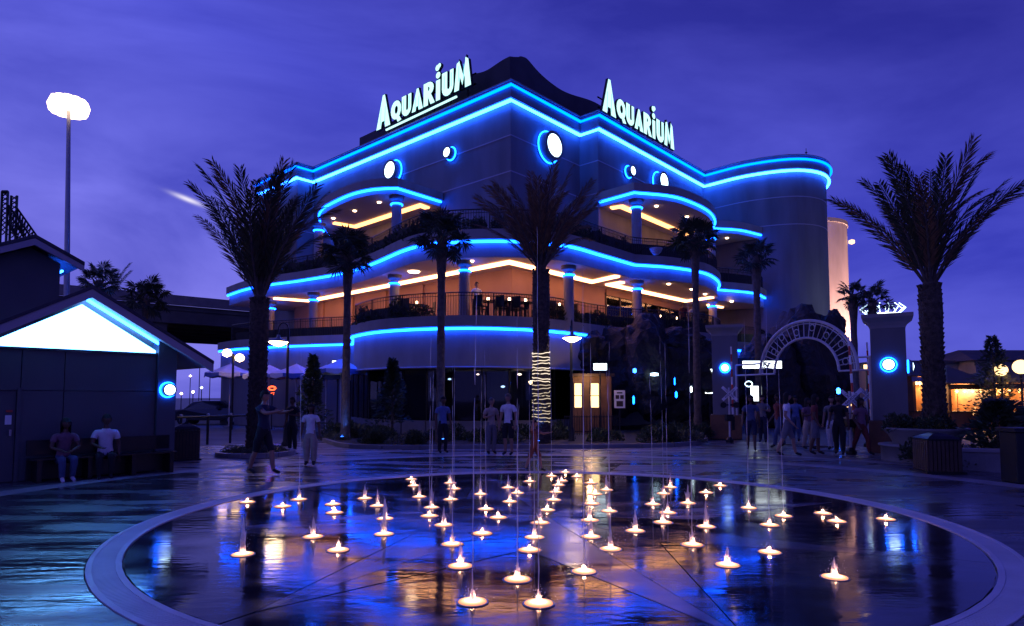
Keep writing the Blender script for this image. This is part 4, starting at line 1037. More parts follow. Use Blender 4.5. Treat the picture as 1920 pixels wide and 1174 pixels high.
# roof: two slopes running back, rake boards on the front
for sg, nm in ((1, 'roof_slope'), (-1, 'roof_slope')):
    se = SA + sg * (S1 - SA + .62)
    rs = kprism([(SA, ZA + .06), (se, ztop(se) + .06), (se, ztop(se) + .13), (SA, ZA + .13)], -5.2, .62, nm, 'roof_dark')
    kprism([(SA, ZA - .12), (se, ztop(se) - .12), (se, ztop(se) + .055), (SA, ZA + .055)], .50, .60, 'rake_board', 'trim_pale', rs)
    kprism([(SA, ZA - .02), (se, ztop(se) - .02), (se, ztop(se) + .05), (SA, ZA + .05)], -5.1, .495, 'soffit_board', 'trim_pale', rs)
a = KW(SA + .06, .04); b = KW(2.95, .04)
MB().tube([(a[0], a[1], ZA - .10), (b[0], b[1], ztop(2.95) - .08)], .035, 6).build('neon_tube', 'neon_blue', ki)
kprism([(S0, 0), (S1, 0), (S1, 2.6), (S0, 2.6)], -5.0, -.36, 'body', 'siding')

def sconce(label, pos, nrm, R=.15, group='round blue wall sconces'):
    nrm = Vector((nrm.x, nrm.y, 0)).normalized(); d3 = Vector((-nrm.y, nrm.x, 0)); up = Vector((0, 0, 1)); pos = Vector(pos)
    t = thing('wall_sconce', label, 'wall lamp', pos, group=group); k = 22
    def rp(r, o): return [nrm * o + (d3 * cos(2 * pi * i / k) + up * sin(2 * pi * i / k)) * r for i in range(k)]
    a = rp(R, .05); b = rp(R, .15); c = rp(R * .8, .16); z = rp(R * .6, .0)
    MB().add(a + b + c, [(i, (i + 1) % k, k + (i + 1) % k, k + i) for i in range(k)] + [(k + i, k + (i + 1) % k, 2 * k + (i + 1) % k, 2 * k + i) for i in range(k)]).build('drum', 'metal_grey', t)
    MB().add(c + [nrm * .20], [(i, (i + 1) % k, k) for i in range(k)]).build('lens', 'lens_white', t)
    MB().tube(rp(R * 1.08, .035), .022, 6, closed=True).build('neon_halo', 'neon_ring', t)
    for w in (0, pi / 2, pi, 3 * pi / 2): MB().tube([(d3 * cos(w) + up * sin(w)) * R * .9 + nrm * .0, (d3 * cos(w) + up * sin(w)) * R * .9 + nrm * .07], .012, 4).build('bracket', 'metal_grey', t)
    return t
p_ = KW(2.97, .10); sconce('round blue haloed sconce on the kiosk corner pier', (p_[0], p_[1], zat(731, 14.5)), nR)

# house behind the kiosk
def s_at(u, Pt, d):
    r = (u - 960) / F; return (r * Pt.y - Pt.x) / (d.x - r * d.y)
hq = at(66, 445, 20.0); H0 = Vector((hq.x, hq.y))
def HW(s, o=0.0): return (H0.x + eR.x * s + nR.x * o, H0.y + eR.y * s + nR.y * o)
ho = thing('rear_house', 'dark gabled two storey house behind the lit kiosk', 'building', (H0.x, H0.y, 0), world=True)
zA_ = hq.z; s1 = s_at(112, H0, eR); s2 = s_at(150, H0, eR); yE = H0.y + eR.y * s2; zE_ = zat(497, yE); k_ = (zA_ - zE_) / s2
def hprism(poly, o0, o1, nm, mt, parent=ho):
    n = len(poly); vs = [(*HW(s, o0), z) for s, z in poly] + [(*HW(s, o1), z) for s, z in poly]
    fs = [(i, (i + 1) % n, n + (i + 1) % n, n + i) for i in range(n)] + [tuple(range(n - 1, -1, -1)), tuple(range(n, 2 * n))]
    return MB().add(vs, fs).build(nm, mt, parent)
hprism([(-4, 0), (s1, 0), (s1, zA_ - s1 * k_ - .25), (0, zA_ - .25), (-4, zA_ - 4 * k_ - .25)], -6, -.5, 'wall', 'siding')
for sg in (1, -1):
    se = s2 * sg if sg > 0 else -4.6
    rs = hprism([(0, zA_ - .02), (se, zA_ - abs(se) * k_ - .02), (se, zA_ - abs(se) * k_ + .10), (0, zA_ + .10)], -6.2, .02, 'roof_slope', 'roof_dark')
    hprism([(0, zA_ - .24), (se, zA_ - abs(se) * k_ - .20), (se, zA_ - abs(se) * k_ - .03), (0, zA_ - .03)], -.12, 0.0, 'rake_board', 'trim_pale', rs)
a = HW(s1 + .1, -.7); MB().tube([(a[0], a[1], zA_ - s1 * k_ - .45), (*HW(s1 + .1, -4), zA_ - s1 * k_ - .45)], .04, 6).build('neon_tube', 'neon_blue', ho)
# lattice truss of a ride above the roofs
lt = thing('ride_truss', 'dark lattice steel truss of a ride above the left roofs', 'truss', (0, 0, 0))
Y_ = 32.0
def strut(p, q, r, nm, parent=lt): MB().tube([p, q], r, 5).build(nm, 'metal_black', parent)
A_, B_ = at(4, 440, Y_), at(4, 360, Y_); c1, c2 = at(15, 440, Y_), at(15, 360, Y_)
for dy in (0, .6):
    o = Vector((0, dy, 0)); strut(A_ * 1 + o - Vector((0, 0, 9)), B_ + o, .06, 'chord'); strut(c1 + o - Vector((0, 0, 9)), c2 + o, .06, 'chord')
    d1, d2 = at(16, 385, Y_), at(62, 450, Y_); e1, e2 = at(16, 420, Y_), at(40, 460, Y_)
    strut(d1 + o, d2 + o, .05, 'chord'); strut(e1 + o, e2 + o, .05, 'chord')
    for k in range(9):
        f0, f1 = k / 9, (k + 1) / 9
        strut(A_.lerp(B_, f0) + o, c1.lerp(c2, f1) + o, .03, 'brace'); strut(c1.lerp(c2, f0) + o, A_.lerp(B_, f1) + o, .03, 'brace')
        if k < 7: strut(d1.lerp(d2, f0) + o, e1.lerp(e2, f1) + o, .03, 'brace'); strut(e1.lerp(e2, f0) + o, d1.lerp(d2, f1) + o, .03, 'brace')
strut(B_, c2, .09, 'cap')

# bench along the kiosk wall, litter bin at its end
be = thing('long_bench', 'long dark bench against the kiosk wall under the seated pair', 'bench', (P0.x, P0.y, 0), world=True)
for k in range(3): kprism([(.42, .43), (3.05, .43), (3.05, .46), (.42, .46)], .12 + .155 * k, .26 + .155 * k, 'seat_slat', 'metal_black', be)
for s in (.55, 1.4, 2.2, 2.95):
    kprism([(s - .04, 0), (s + .04, 0), (s + .04, .425), (s - .04, .425)], .14, .55, 'leg', 'metal_black', be)
kprism([(.42, .50), (3.05, .50), (3.05, .80), (.42, .80)], .06, .10, 'backrest', 'metal_black', be)
kprism([(.42, .03), (3.05, .03), (3.05, .42), (.42, .42)], .10, .13, 'skirt', 'metal_black', be)
def bin_box(label, loc, rz, w, h, name='litter_bin'):
    t = thing(name, label, 'litter bin', loc, rz)
    for i in range(8):
        for sx, ax in ((-1, 0), (1, 0), (-1, 1), (1, 1)):
            c = -w / 2 + w * (i + .5) / 8; e_ = w / 16 - .008
            if ax == 0: MB().box(sx * w / 2 - .02, sx * w / 2 + .02, c - e_, c + e_, .05, h * .82).build('slat', 'wood_dark', t)
            else: MB().box(c - e_, c + e_, sx * w / 2 - .02, sx * w / 2 + .02, .05, h * .82).build('slat', 'wood_dark', t)
    MB().box(-w / 2 + .03, w / 2 - .03, -w / 2 + .03, w / 2 - .03, .02, h * .8).build('liner', 'metal_black', t)
    MB().lathe([(w * .74, h * .83), (w * .74, h * .87), (w * .55, h * .93), (w * .22, h), (w * .2, h - .03)], n=4, rot=pi / 4).build('lid', 'metal_black', t)
    MB().box(-w * .6, w * .6, -w * .6, w * .6, 0, .045).build('base', 'metal_black', t)
q = gp(347, 862); bin_box('square dark slatted litter bin at the right end of the bench', (q.x, q.y, 0), .5, .62, .95)
q = gp(1778, 889); bin_box('large square dark litter bin in front of the right planter', (q.x, q.y + .35, 0), -.12, .66, .86)
# pipe railing left of the palm bed
ra = thing('pipe_railing', 'dark pipe handrail on posts between the bin and the left palm', 'railing', (0, 0, 0))
p1, p2 = gp(330, 838), gp(474, 828)
zr_ = .98
MB().tube([(p1.x, p1.y, zr_), (p2.x, p2.y, zr_)], .04, 8).build('rail', 'metal_black', ra)
for f in (0.05, .38, .68, .98):
    c = p1.lerp(p2, f); MB().lathe([(.045, 0), (.045, zr_ - .02)], (c.x, c.y, 0), 8).build('post', 'metal_black', ra, True); MB().lathe([(.06, 0), (.05, .06), (0, .08)], (c.x, c.y, zr_ + .03), 8).build('knob', 'metal_grey', ra)
# round kerbed bed of the left palm
pb = thing('palm_bed', 'round kerbed bed of grass tufts around the left date palm', 'planting bed', (bL.x, bL.y, 0)); pb['kind'] = 'structure'
for i in range(20):
    a0_, a1_ = 2 * pi * i / 20 + .008, 2 * pi * (i + 1) / 20 - .008
    q = [(r_ * cos(a_), r_ * sin(a_)) for r_, a_ in ((.92, a0_), (1.08, a0_), (1.08, (a0_ + a1_) / 2), (1.08, a1_), (.92, a1_), (.92, (a0_ + a1_) / 2))]
    MB().prism(q, -.03, .12).build('kerb_stone', 'paving_band', pb)
MB().lathe([(.93, .0), (.93, .07), (0, .12)], n=24).build('soil', 'soil', pb)
for i in range(9):
    w = 2 * pi * i / 9; shrub(bL.x + .62 * cos(w), bL.y + .62 * sin(w), .06, 3, random.uniform(.35, .55), 'low ground cover tuft at the left date palm', 'tufts round the left palm', 'ground_cover')

# ================================================================ patio umbrellas, car, neon sign on the left
def umbrella(label, x, y, zt, R, rz):
    t = thing('patio_umbrella', label, 'umbrella', (x, y, 0), rz, group='patio umbrellas by the lower bay')
    MB().tube([(0, 0, 0), (0, 0, zt)], .03, 6).build('pole', 'metal_pale', t); MB().lathe([(.3, 0), (.3, .06), (.05, .1)], n=12).build('base', 'concrete', t)
    n = 8
    for i in range(n):
        a, b = 2 * pi * i / n, 2 * pi * (i + 1) / n; m_ = (a + b) / 2
        P = lambda r, w, z: (r * cos(w), r * sin(w), z)
        pn = MB().add([(0, 0, zt), P(R * .5, a, zt - .30), P(R * .48, m_, zt - .32), P(R * .5, b, zt - .30), P(R, a, zt - .52), P(R * .95, m_, zt - .55), P(R, b, zt - .52)], [(0, 1, 2), (0, 2, 3), (1, 4, 5, 2), (2, 5, 6, 3)]).build('canopy_panel', 'canvas', t)
        MB().add([P(R, a, zt - .52), P(R * .95, m_, zt - .55), P(R, b, zt - .52), P(R * 1.01, a, zt - .70), P(R * .97, m_, zt - .80), P(R * 1.01, b, zt - .70)], [(0, 1, 4, 3), (1, 2, 5, 4)]).build('valance', 'canvas_blue' if i % 2 else 'canvas', pn)
    MB().lathe([(.04, zt), (.02, zt + .08), (0, zt + .12)], n=6).build('finial', 'metal_grey', t)
for i, (u, v, Y, R) in enumerate(((432, 682, 35.5, 1.35), (505, 684, 34.0, 1.3), (556, 682, 33.2, 1.3), (612, 684, 32.0, 1.25), (640, 672, 31.0, 1.15))):
    q = at(u, v, Y); umbrella(('leftmost white patio umbrella by the parking area', 'white patio umbrella just right of the left date palm', 'white patio umbrella behind the street lamp', 'white patio umbrella left of the slim fan palm', 'rightmost white patio umbrella touching the slim fan palm')[i], q.x, Y, q.z, R, .3 * i)
# box sign on the bay wall
def lit_box(name, label, u, v, Y, w, h, mt, d=.12, rz=0.0, post=False, frame=True):
    q = at(u, v, Y); t = thing(name, label, 'sign', (q.x, q.y, q.z), rz)
    MB().box(-w / 2, w / 2, -d / 2, d / 2, -h / 2, h / 2).build('case', 'metal_black', t); MB().box(-w / 2 + .03, w / 2 - .03, -d / 2 - .012, -d / 2 - .002, -h / 2 + .03, h / 2 - .03).build('face', mt, t)
    if post: MB().box(-.03, .03, -.03, .03, -q.z, -h / 2).build('post', 'metal_black', t)
    else: MB().box(-.03, .03, d / 2, d / 2 + .35, -.03, .03).build('bracket', 'metal_black', t)
    return t
lit_box('light_sign', 'small white lit box sign above the rightmost patio umbrella', 634, 681, 31.5, .60, .30, 'window_white', post=True)
lit_box('light_sign', 'small cyan white lit box sign on the dark rockwork right of the lamp', 1125, 688, 27.6, .62, .34, 'lamp_cool', post=True)
# round red neon sign
q = at(510, 728, 33); t = thing('neon_sign', 'small round red neon sign below the patio umbrellas', 'sign', (q.x, q.y, q.z))
for R_, sq in ((.20, .55), (.14, .5)): MB().tube([(R_ * cos(2 * pi * i / 20), 0, R_ * sq * sin(2 * pi * i / 20)) for i in range(20)], .018, 5, closed=True).build('neon_loop', 'neon_red', t)
MB().tube([(-.06, 0, -.26), (.12, 0, -.22), (.08, 0, -.34)], .014, 5).build('neon_stroke', 'neon_red', t); MB().box(-.02, .02, .03, .07, -q.z, .2).build('post', 'metal_black', t)
lit_box('light_sign', 'tiny red lit box sign beside the slim fan palm', 658, 697, 33, .30, .12, 'neon_red', post=True)

# dark parked car
def car(label, loc, rz):
    t = thing('parked_car', label, 'car', loc, rz)
    L, Wd = 4.6, 1.8; prof = [(-2.3, .45), (-2.28, .75), (-2.1, .92), (-1.45, .98), (-.95, 1.42), (-.4, 1.50), (.7, 1.50), (1.35, 1.08), (2.0, .98), (2.25, .82), (2.3, .45), (1.9, .30), (-1.9, .30)]
    n = len(prof); vs = []; fs = []
    for yy, sc in ((-Wd / 2, .97), (-Wd / 2 + .12, 1.0), (Wd / 2 - .12, 1.0), (Wd / 2, .97)):
        for x, z in prof: vs.append((x * sc, yy * (1 if z < 1.0 else .84), z if abs(yy) < Wd / 2 else .30 + (z - .30) * .98))
    for j in range(3):
        for i in range(n): fs.append((j * n + i, j * n + (i + 1) % n, (j + 1) * n + (i + 1) % n, (j + 1) * n + i))
    fs += [tuple(range(n - 1, -1, -1)), tuple(3 * n + i for i in range(n))]
    MB().add(vs, fs).build('body', 'car_paint', t, bevel=.03)
    for sy in (-1, 1):
        y_ = sy * (Wd / 2 * .84 + .012)
        for xs in (((-1.25, 1.02), (-.88, 1.38), (-.35, 1.44), (-.30, 1.02)), ((-.22, 1.02), (-.25, 1.44), (.62, 1.44), (1.12, 1.06))):
            MB().add([(x, y_, z) for x, z in xs], [(0, 1, 2, 3)]).build('side_window', 'pane_dark', t)
        MB().box(.55, .75, sy * Wd / 2 * 1.0 - .1, sy * Wd / 2 + .1, 1.0, 1.12).build('mirror', 'car_paint', t)
        MB().box(2.18, 2.30, sy * .62 - .18, sy * .62 + .18, .68, .80).build('headlight', 'metal_pale', t); MB().box(-2.30, -2.2, sy * .62 - .18, sy * .62 + .18, .72, .86).build('tail_light', 'red_paint', t)
        for x in (-1.4, 1.4):
            w = MB().tube([(x, sy * (Wd / 2 - .2), .33), (x, sy * (Wd / 2 + .015), .33)], .33, 20).build('wheel', 'rubber', t); MB().tube([(x, sy * (Wd / 2 - .1), .33), (x, sy * (Wd / 2 + .03), .33)], .2, 16).build('rim', 'metal_grey', w)
    return t
q = at(398, 790, 40); car('dark parked car beyond the pipe railing on the left', (q.x, 40, -.05), .1)
# ================================================================ gate with arch on the right
def pillar(label, c, w, h, rz):
    t = thing('gate_pillar', label, 'pillar', (c.x, c.y, 0), rz, group='gate pillars')
    MB().box(-w / 2 - .10, w / 2 + .10, -w / 2 - .10, w / 2 + .10, 0, .95).build('plinth', 'wood_brown', t, bevel=.02)
    MB().box(-w / 2, w / 2, -w / 2, w / 2, .952, h - .42).build('shaft', 'stucco', t, bevel=.02)
    k = w * .7071
    MB().lathe([(k * 1.02, h - .42), (k * 1.04, h - .34), (k * 1.16, h - .24), (k * 1.42, h - .13), (k * 1.46, h - .10), (k * 1.46, h), (0, h + .02)], n=4, rot=pi / 4).build('cap', 'stucco_light', t)
    return t
gL, gR = gp(1362, 822), gp(1672, 848)
gd = (Vector(gR[:2]) - Vector(gL[:2])).normalized(); gn = Vector((gd.y, -gd.x));
if gn.y > 0: gn = -gn
rzg = 0.0
hLp, hRp = zat(612, gL.y), zat(592, gR.y)
pillar('left stucco gate pillar with flared cap and brown plinth', gL, .98, hLp, -atan2(gL.x, gL.y))
pillar('right stucco gate pillar with flared cap behind the round planter', gR, .92, hRp, -atan2(gR.x, gR.y))
def facing(c, o): d = -Vector((c.x, c.y)).normalized(); return Vector((c.x + d.x * o, c.y + d.y * o)), d
sconce('round blue haloed sconce on the left gate pillar', (*facing(gL, .50)[0], zat(690, gL.y - .5)), facing(gL, 1)[1], .17)
sconce('round blue haloed sconce on the front of the right gate pillar', (*facing(gR, .465)[0], zat(684, gR.y - .4)), facing(gR, 1)[1], .19)
sconce('round blue sconce on the side of the right gate pillar', (gR.x + .465 * cos(-atan2(gR.x, gR.y)), gR.y + .465 * sin(-atan2(gR.x, gR.y)), zat(688, gR.y)), Vector((cos(-atan2(gR.x, gR.y)), sin(-atan2(gR.x, gR.y)))), .17)
# small pictogram panel (two wheels) on the left pillar
ag = thing('gate_arch', 'grey steel arch with radial bars and ring emblems between the gate pillars', 'arch', (0, 0, 0))
ac = Vector(gL[:2]).lerp(Vector(gR[:2]), .56); zc = zat(697, ac.y); RoA, RiA = zat(602, ac.y) - zc, zat(634, ac.y) - zc
def AP(r, w, o=0.0): return (ac.x + gd.x * r * 1.17 * cos(w) + gn.x * o, ac.y + gd.y * r * 1.17 * cos(w) + gn.y * o, zc + r * sin(w))
for r_, q_ in ((RoA, .055), (RiA, .045), (RoA - .10, .02)):
    MB().tube([AP(r_, pi * i / 40) for i in range(41)], q_, 6).build('arc_rail', 'metal_pale', ag)
for i in range(1, 24):
    w = pi * i / 24
    MB().tube([AP(RiA, w), AP(RoA, w)], .016, 4).build('radial_bar', 'metal_pale', ag)
for i in range(8):
    w = pi * (3 * i + 1.5) / 24; cx = AP((RiA + RoA) / 2 + (.06 if i % 2 else -.05), w)
    MB().tube([(cx[0] + gd.x * .11 * cos(a_), cx[1] + gd.y * .11 * cos(a_), cx[2] + .11 * sin(a_)) for a_ in [2 * pi * k / 14 for k in range(14)]], .018, 4, closed=True).build('ring_emblem', 'metal_pale', ag)
for sg in (-1, 1):
    far = Vector(gL[:2]) if sg < 0 else Vector(gR[:2])
    for dz in (-.03, .38):
        r_ = RoA if dz < 0 else sqrt(max(.01, RoA ** 2 - dz ** 2))
        s_ = (ac.x + gd.x * RiA * 1.17 * sg, ac.y + gd.y * RiA * 1.17 * sg) if dz < 0 else (ac.x + gd.x * r_ * 1.17 * sg, ac.y + gd.y * r_ * 1.17 * sg)
        e_ = far - gd * sg * .45
        MB().tube([(s_[0], s_[1], zc + dz), (e_.x, e_.y, zc + dz)], .035, 6).build('tie_bar', 'metal_pale', ag)
    # leg frames down to the ground beside each pillar
    e_ = far - gd * sg * .62
    MB().tube([(e_.x, e_.y, 0), (e_.x, e_.y, zc + .38)], .045, 6).build('leg', 'metal_pale', ag)

# railway crossing signals
def crossing(label, base, ztop, xz, lean, big=True, arm_only=False):
    t = thing('crossing_signal', label, 'crossing signal', base, group='railway crossing signals')
    MB().tube([(0, 0, 0), (0, 0, xz + .22)], .035, 8).build('pole', 'metal_pale', t); MB().lathe([(.14, 0), (.14, .1), (.05, .2)], n=10).build('foot', 'metal_black', t)
    MB().box(-.12, .12, -.10, .16, .78, 1.02).build('gear_box', 'metal_black', t)
    for sg in (-1, 1):
        d = Vector((cos(radians(42)) * .36, 0, sin(radians(42)) * .36 * sg)); nn = Vector((-d.z, 0, d.x)).normalized() * .052
        vs = []
        for y_ in (-.085 - .012 * sg, -.068 - .012 * sg):
            vs += [(-d.x - nn.x, y_, xz - d.z - nn.z), (d.x - nn.x, y_, xz + d.z - nn.z), (d.x + nn.x, y_, xz + d.z + nn.z), (-d.x + nn.x, y_, xz - d.z + nn.z)]
        bd = MB().add(vs, [(0, 1, 2, 3), (7, 6, 5, 4), (0, 4, 5, 1), (1, 5, 6, 2), (2, 6, 7, 3), (3, 7, 4, 0)]).build('crossbuck_board', 'white_paint', t)
        tx = bpy.data.curves.new('crossing_text', 'FONT'); tx.body = 'RAILROAD' if sg > 0 else 'CROSSING'; tx.size = .095; tx.align_x = 'CENTER'; tx.align_y = 'CENTER'; tx.extrude = .001
        to = bpy.data.objects.new('lettering', tx); tx.materials.append(MATS['metal_black']); col.objects.link(to); dg_ = bpy.context.evaluated_depsgraph_get(); lm_ = bpy.data.meshes.new_from_object(to.evaluated_get(dg_)); bpy.data.objects.remove(to)
        to = bpy.data.objects.new('lettering', lm_); col.objects.link(to); to.parent = bd; to.location = (0, -.090 - .012 * sg, xz); to.rotation_euler = (pi / 2, -radians(42) * sg, 0)
        MB().tube([(sg * .24, -.02, xz - .42), (sg * .24, -.10, xz - .42)], .11, 14).build('signal_lamp', 'metal_black', t)
    MB().tube([(-.26, 0, xz - .42), (.26, 0, xz - .42)], .025, 5).build('crossarm', 'metal_black', t)
    n = 9; x0 = .14
    am = MB().tube([(x0, .02, .9), (x0 + .02, .02, 1.02)], .035, 6).build('arm_pivot', 'metal_grey', t)
    for i in range(n):
        f0, f1 = i / n, (i + 1) / n; P = lambda f: (x0 + lean * f, .02, 1.0 + (ztop - 1.0) * f)
        MB().tube([P(f0), P(f1)], .038 - .012 * f0, 6).build('arm_section', 'white_paint' if i % 2 == 0 else 'red_paint', am)
    MB().box(x0 - .05, x0 + .05, -.02, .06, .45, .95).build('counterweight', 'metal_black', am)
    return t
q = gp(1352, 826); crossing('railway crossing signal with raised striped arm before the left pillar', (q.x, q.y - 1.0, 0), zat(650, q.y - 1), zat(738, q.y - 1), -.02)
q = gp(1596, 852); crossing('nearest railway crossing signal with bright crossbuck, right of the arch', (q.x, q.y, 0), zat(632, q.y), zat(748, q.y), -.10)
q = gp(1628, 838); crossing('railway crossing signal with raised striped arm left of the right pillar', (q.x, q.y, 0), zat(642, q.y), zat(742, q.y), -.06)

# ================================================================ rockwork, shop under it, signs behind the gate
def rock_mesh(seed, sub=4):
    bm = bmesh.new(); bmesh.ops.create_icosphere(bm, subdivisions=sub, radius=1.0); o = Vector((seed * 3.1, seed * 1.7, 0))
    for v in bm.verts:
        p = v.co.copy(); d = .30 * noise.noise(p * 1.3 + o) + .18 * noise.noise(p * 3.1 + o) + .07 * noise.noise(p * 7 + o)
        c = noise.cell(p * 2.2 + o) * .08; v.co = p * (1 + d + c)
    me = bpy.data.meshes.new('rock'); bm.to_mesh(me); bm.free(); me.materials.append(MATS['rock']); return me
RK = [rock_mesh(s) for s in (1, 2, 3)]
ROCKS = [(1150, 700, 31.5, 2.2, 1.6, 2.0), (1215, 690, 31.0, 2.0, 1.6, 2.3), (1270, 700, 31.3, 1.9, 1.5, 2.1), (1325, 715, 33.0, 1.7, 1.5, 1.9), (1105, 665, 30.6, 1.2, 1.0, 1.1), (1240, 650, 31.6, 2.4, 1.2, .9),
         (1440, 720, 36.0, 2.0, 1.8, 2.4), (1500, 690, 37.0, 2.4, 1.8, 3.2), (1545, 690, 37.5, 1.5, 1.8, 3.0), (1566, 612, 37.0, .50, .5, .9)]
for i, (u, v, Y, sx, sy, sz) in enumerate(ROCKS):
    q = at(u, v, Y); o = bpy.data.objects.new('rock', RK[i % 3]); col.objects.link(o); o.location = q; o.scale = (sx, sy, sz); o.rotation_euler = (0, 0, i * 1.1)
    tag(o, ('dark artificial rock mound below right terraces' if u < 1340 else 'dark artificial rock standing behind the gate arch'), 'rock', 'rockwork below the terraces' if u < 1340 else 'rockwork behind the arch')
# cave shop front: brown wall, two warm windows, poster, counter
sh = thing('shop_front', 'small brown wooden shop front with two warm lit windows right of the lamp', 'shop', (0, 0, 0), world=True)
Ys = 28.2
def U(u): return (u - 960) / F * Ys
zb, zt2 = 0, zat(706, Ys)
MB().box(U(1072), U(1146), Ys, Ys + .15, 0, zat(706, Ys)).build('wall', 'wood_brown', sh)
MB().box(U(1068), U(1150), Ys - .35, Ys + .2, zt2, zt2 + .12).build('canopy', 'wood_dark', sh)
for a, b in ((1077, 1090), (1107, 1122)):
    w = MB().box(U(a), U(b), Ys - .02, Ys - .004, zat(764, Ys), zat(719, Ys)).build('window', 'window_warm', sh)
    MB().box(U(a) - .05, U(a), Ys - .05, Ys - .001, zat(766, Ys), zat(717, Ys)).build('frame', 'wood_dark', w); MB().box(U(b), U(b) + .05, Ys - .05, Ys - .001, zat(766, Ys), zat(717, Ys)).build('frame', 'wood_dark', w)
    MB().box(U(a), U(b), Ys - .05, Ys - .022, zat(742, Ys) - .015, zat(742, Ys) + .015).build('glazing_bar', 'wood_dark', w)
for k in range(9): MB().box(U(1074) + k * .19, U(1074) + .17 + k * .19, Ys - .06, Ys - .02, .02, zat(767, Ys)).build('board', 'wood_brown', sh)
po = thing('poster_board', 'white poster with four dark pictures beside the shop front', 'poster', (0, 0, 0), world=True)
MB().box(U(1149), U(1169), Ys - .35, Ys - .31, zat(765, Ys), zat(732, Ys)).build('board', 'white_paint', po)
MB().box(U(1158), U(1160), Ys - .34, Ys - .32, 0, zat(765, Ys)).build('post', 'metal_black', po)
for a, b, c, d in ((1151.5, 1158, 748, 741), (1160, 1166.5, 748, 741), (1153, 1165, 762, 752)): MB().box(U(a), U(b), Ys - .358, Ys - .352, zat(c, Ys), zat(d, Ys)).build('picture', 'wood_dark', po)
MB().box(U(1154), U(1164), Ys - .358, Ys - .352, zat(738, Ys), zat(735.5, Ys)).build('heading', 'metal_black', po)
lp_ = bpy.data.lights.new('shop_lamp', 'POINT'); lp_.energy = 40; lp_.color = (1, .6, .3); lp_.shadow_soft_size = .1
lo = bpy.data.objects.new('shop_lamp', lp_); col.objects.link(lo); lo.parent = sh; lo.location = (U(1100), Ys - .9, zt2 - .15); tag(sh)
# fence before the shop
fe = thing('low_fence', 'low dark picket fence in front of the brown shop front', 'fence', (0, 0, 0))
Yf = 26.5; x0, x1 = (1058 - 960) / F * Yf, (1160 - 960) / F * Yf
for z in (.25, .85): MB().box(x0, x1, Yf - .015, Yf + .015, z - .02, z + .02).build('rail', 'metal_black', fe)
k = 22
for i in range(k + 1):
    x = x0 + (x1 - x0) * i / k; MB().box(x - .012, x + .012, Yf - .03, Yf - .016, .02, .92).build('picket', 'metal_black', fe)
# lit things among the rockwork
def blob_light(name, label, u, v, Y, w, h, mt, rot=0.0, cat='lamp', group='blue lights in the rockwork'):
    q = at(u, v, Y); t = thing(name, label, cat, (q.x, q.y, q.z), rot, group=group)
    MB().lathe([(0, -h / 2), (w * .5, -h * .35), (w * .5, h * .3), (0, h / 2)], n=10).build('lens', mt, t); MB().tube([(0, .02, 0), (0, .9, 0)], .025, 5).build('stem', 'metal_black', t)
for u, v, w, h, mt in ((1190, 695, .16, .22, 'uplight_blue'), (1227, 702, .36, .16, 'lens_white'), (1188, 750, .08, .40, 'neon_ring'), (1265, 715, .05, .35, 'neon_ring'), (1268, 740, .1, .3, 'neon_ring'), (1296, 730, .09, .3, 'lamp_cool')):
    blob_light('rock_light', 'small blue white light in the dark rockwork', u, v, 28.6, w, h, mt)
blob_light('rock_light', 'blue light glowing behind the arch near the nearest crossing signal', 1572, 733, 30, .16, .3, 'neon_blue', group=None)
lit_box('light_sign', 'tall white lit panel left of the left gate pillar', 1330, 715, 30.0, .50, 1.2, 'window_white', post=True)
lit_box('light_sign', 'narrow slanted cyan lit panel left of the tall white panel', 1302, 722, 30.2, .20, .95, 'lamp_cool', post=True)
mbx = lit_box('menu_board', 'long white lit menu board with dark arrow behind the arch', 1428, 684, 29.5, 1.85, .40, 'window_white', post=True)
MB().box(-.93, -.30, -.075, -.073, -.02, .02).build('divider', 'metal_black', mbx); MB().add([(.06, -.08, .06), (.13, -.08, .10), (.22, -.08, -.02), (.34, -.08, .10), (.40, -.08, .06), (.22, -.08, -.14)], [(0, 1, 2, 5), (2, 3, 4, 5)]).build('arrow', 'metal_black', mbx)
lit_box('light_sign', 'white lit doorway panel below the menu board', 1414, 738, 29.8, .42, .75, 'window_white', post=True)
t = thing('neon_sign', 'small violet neon ring sign below the menu board', 'sign', at(1404, 720, 29))
MB().tube([(.16 * cos(2 * pi * i / 16), 0, .12 * sin(2 * pi * i / 16)) for i in range(16)], .022, 5, closed=True).build('neon_loop', 'lens_white', t); MB().box(-.02, .02, .03, .06, -t.location.z, 0).build('post', 'metal_black', t)
lit_box('light_sign', 'small stacked cream light panel at the right foot of the arch', 1625, 688, 24.5, .36, .22, 'window_warm', post=True)
# bright crown of a ride above the right pillar
q = at(1655, 586, 40); cr_ = thing('carousel_ride', 'white and blue lit crown of a ride above the right pillar', 'ride', (q.x, q.y, 0))
MB().lathe([(.12, 0), (.12, q.z - .6)], n=10).build('mast', 'metal_grey', cr_)
MB().lathe([(1.0, q.z - .7), (.95, q.z - .1), (.2, q.z - .05)], n=18).build('drum', 'window_white', cr_)
for i in range(14):
    w = 2 * pi * i / 14; MB().tube([(.9 * cos(w), .9 * sin(w), q.z - .1), (1.25 * cos(w), 1.25 * sin(w), q.z + .25), (.95 * cos(w), .95 * sin(w), q.z + .5)], .03, 5).build('light_rib', 'lens_white', cr_)

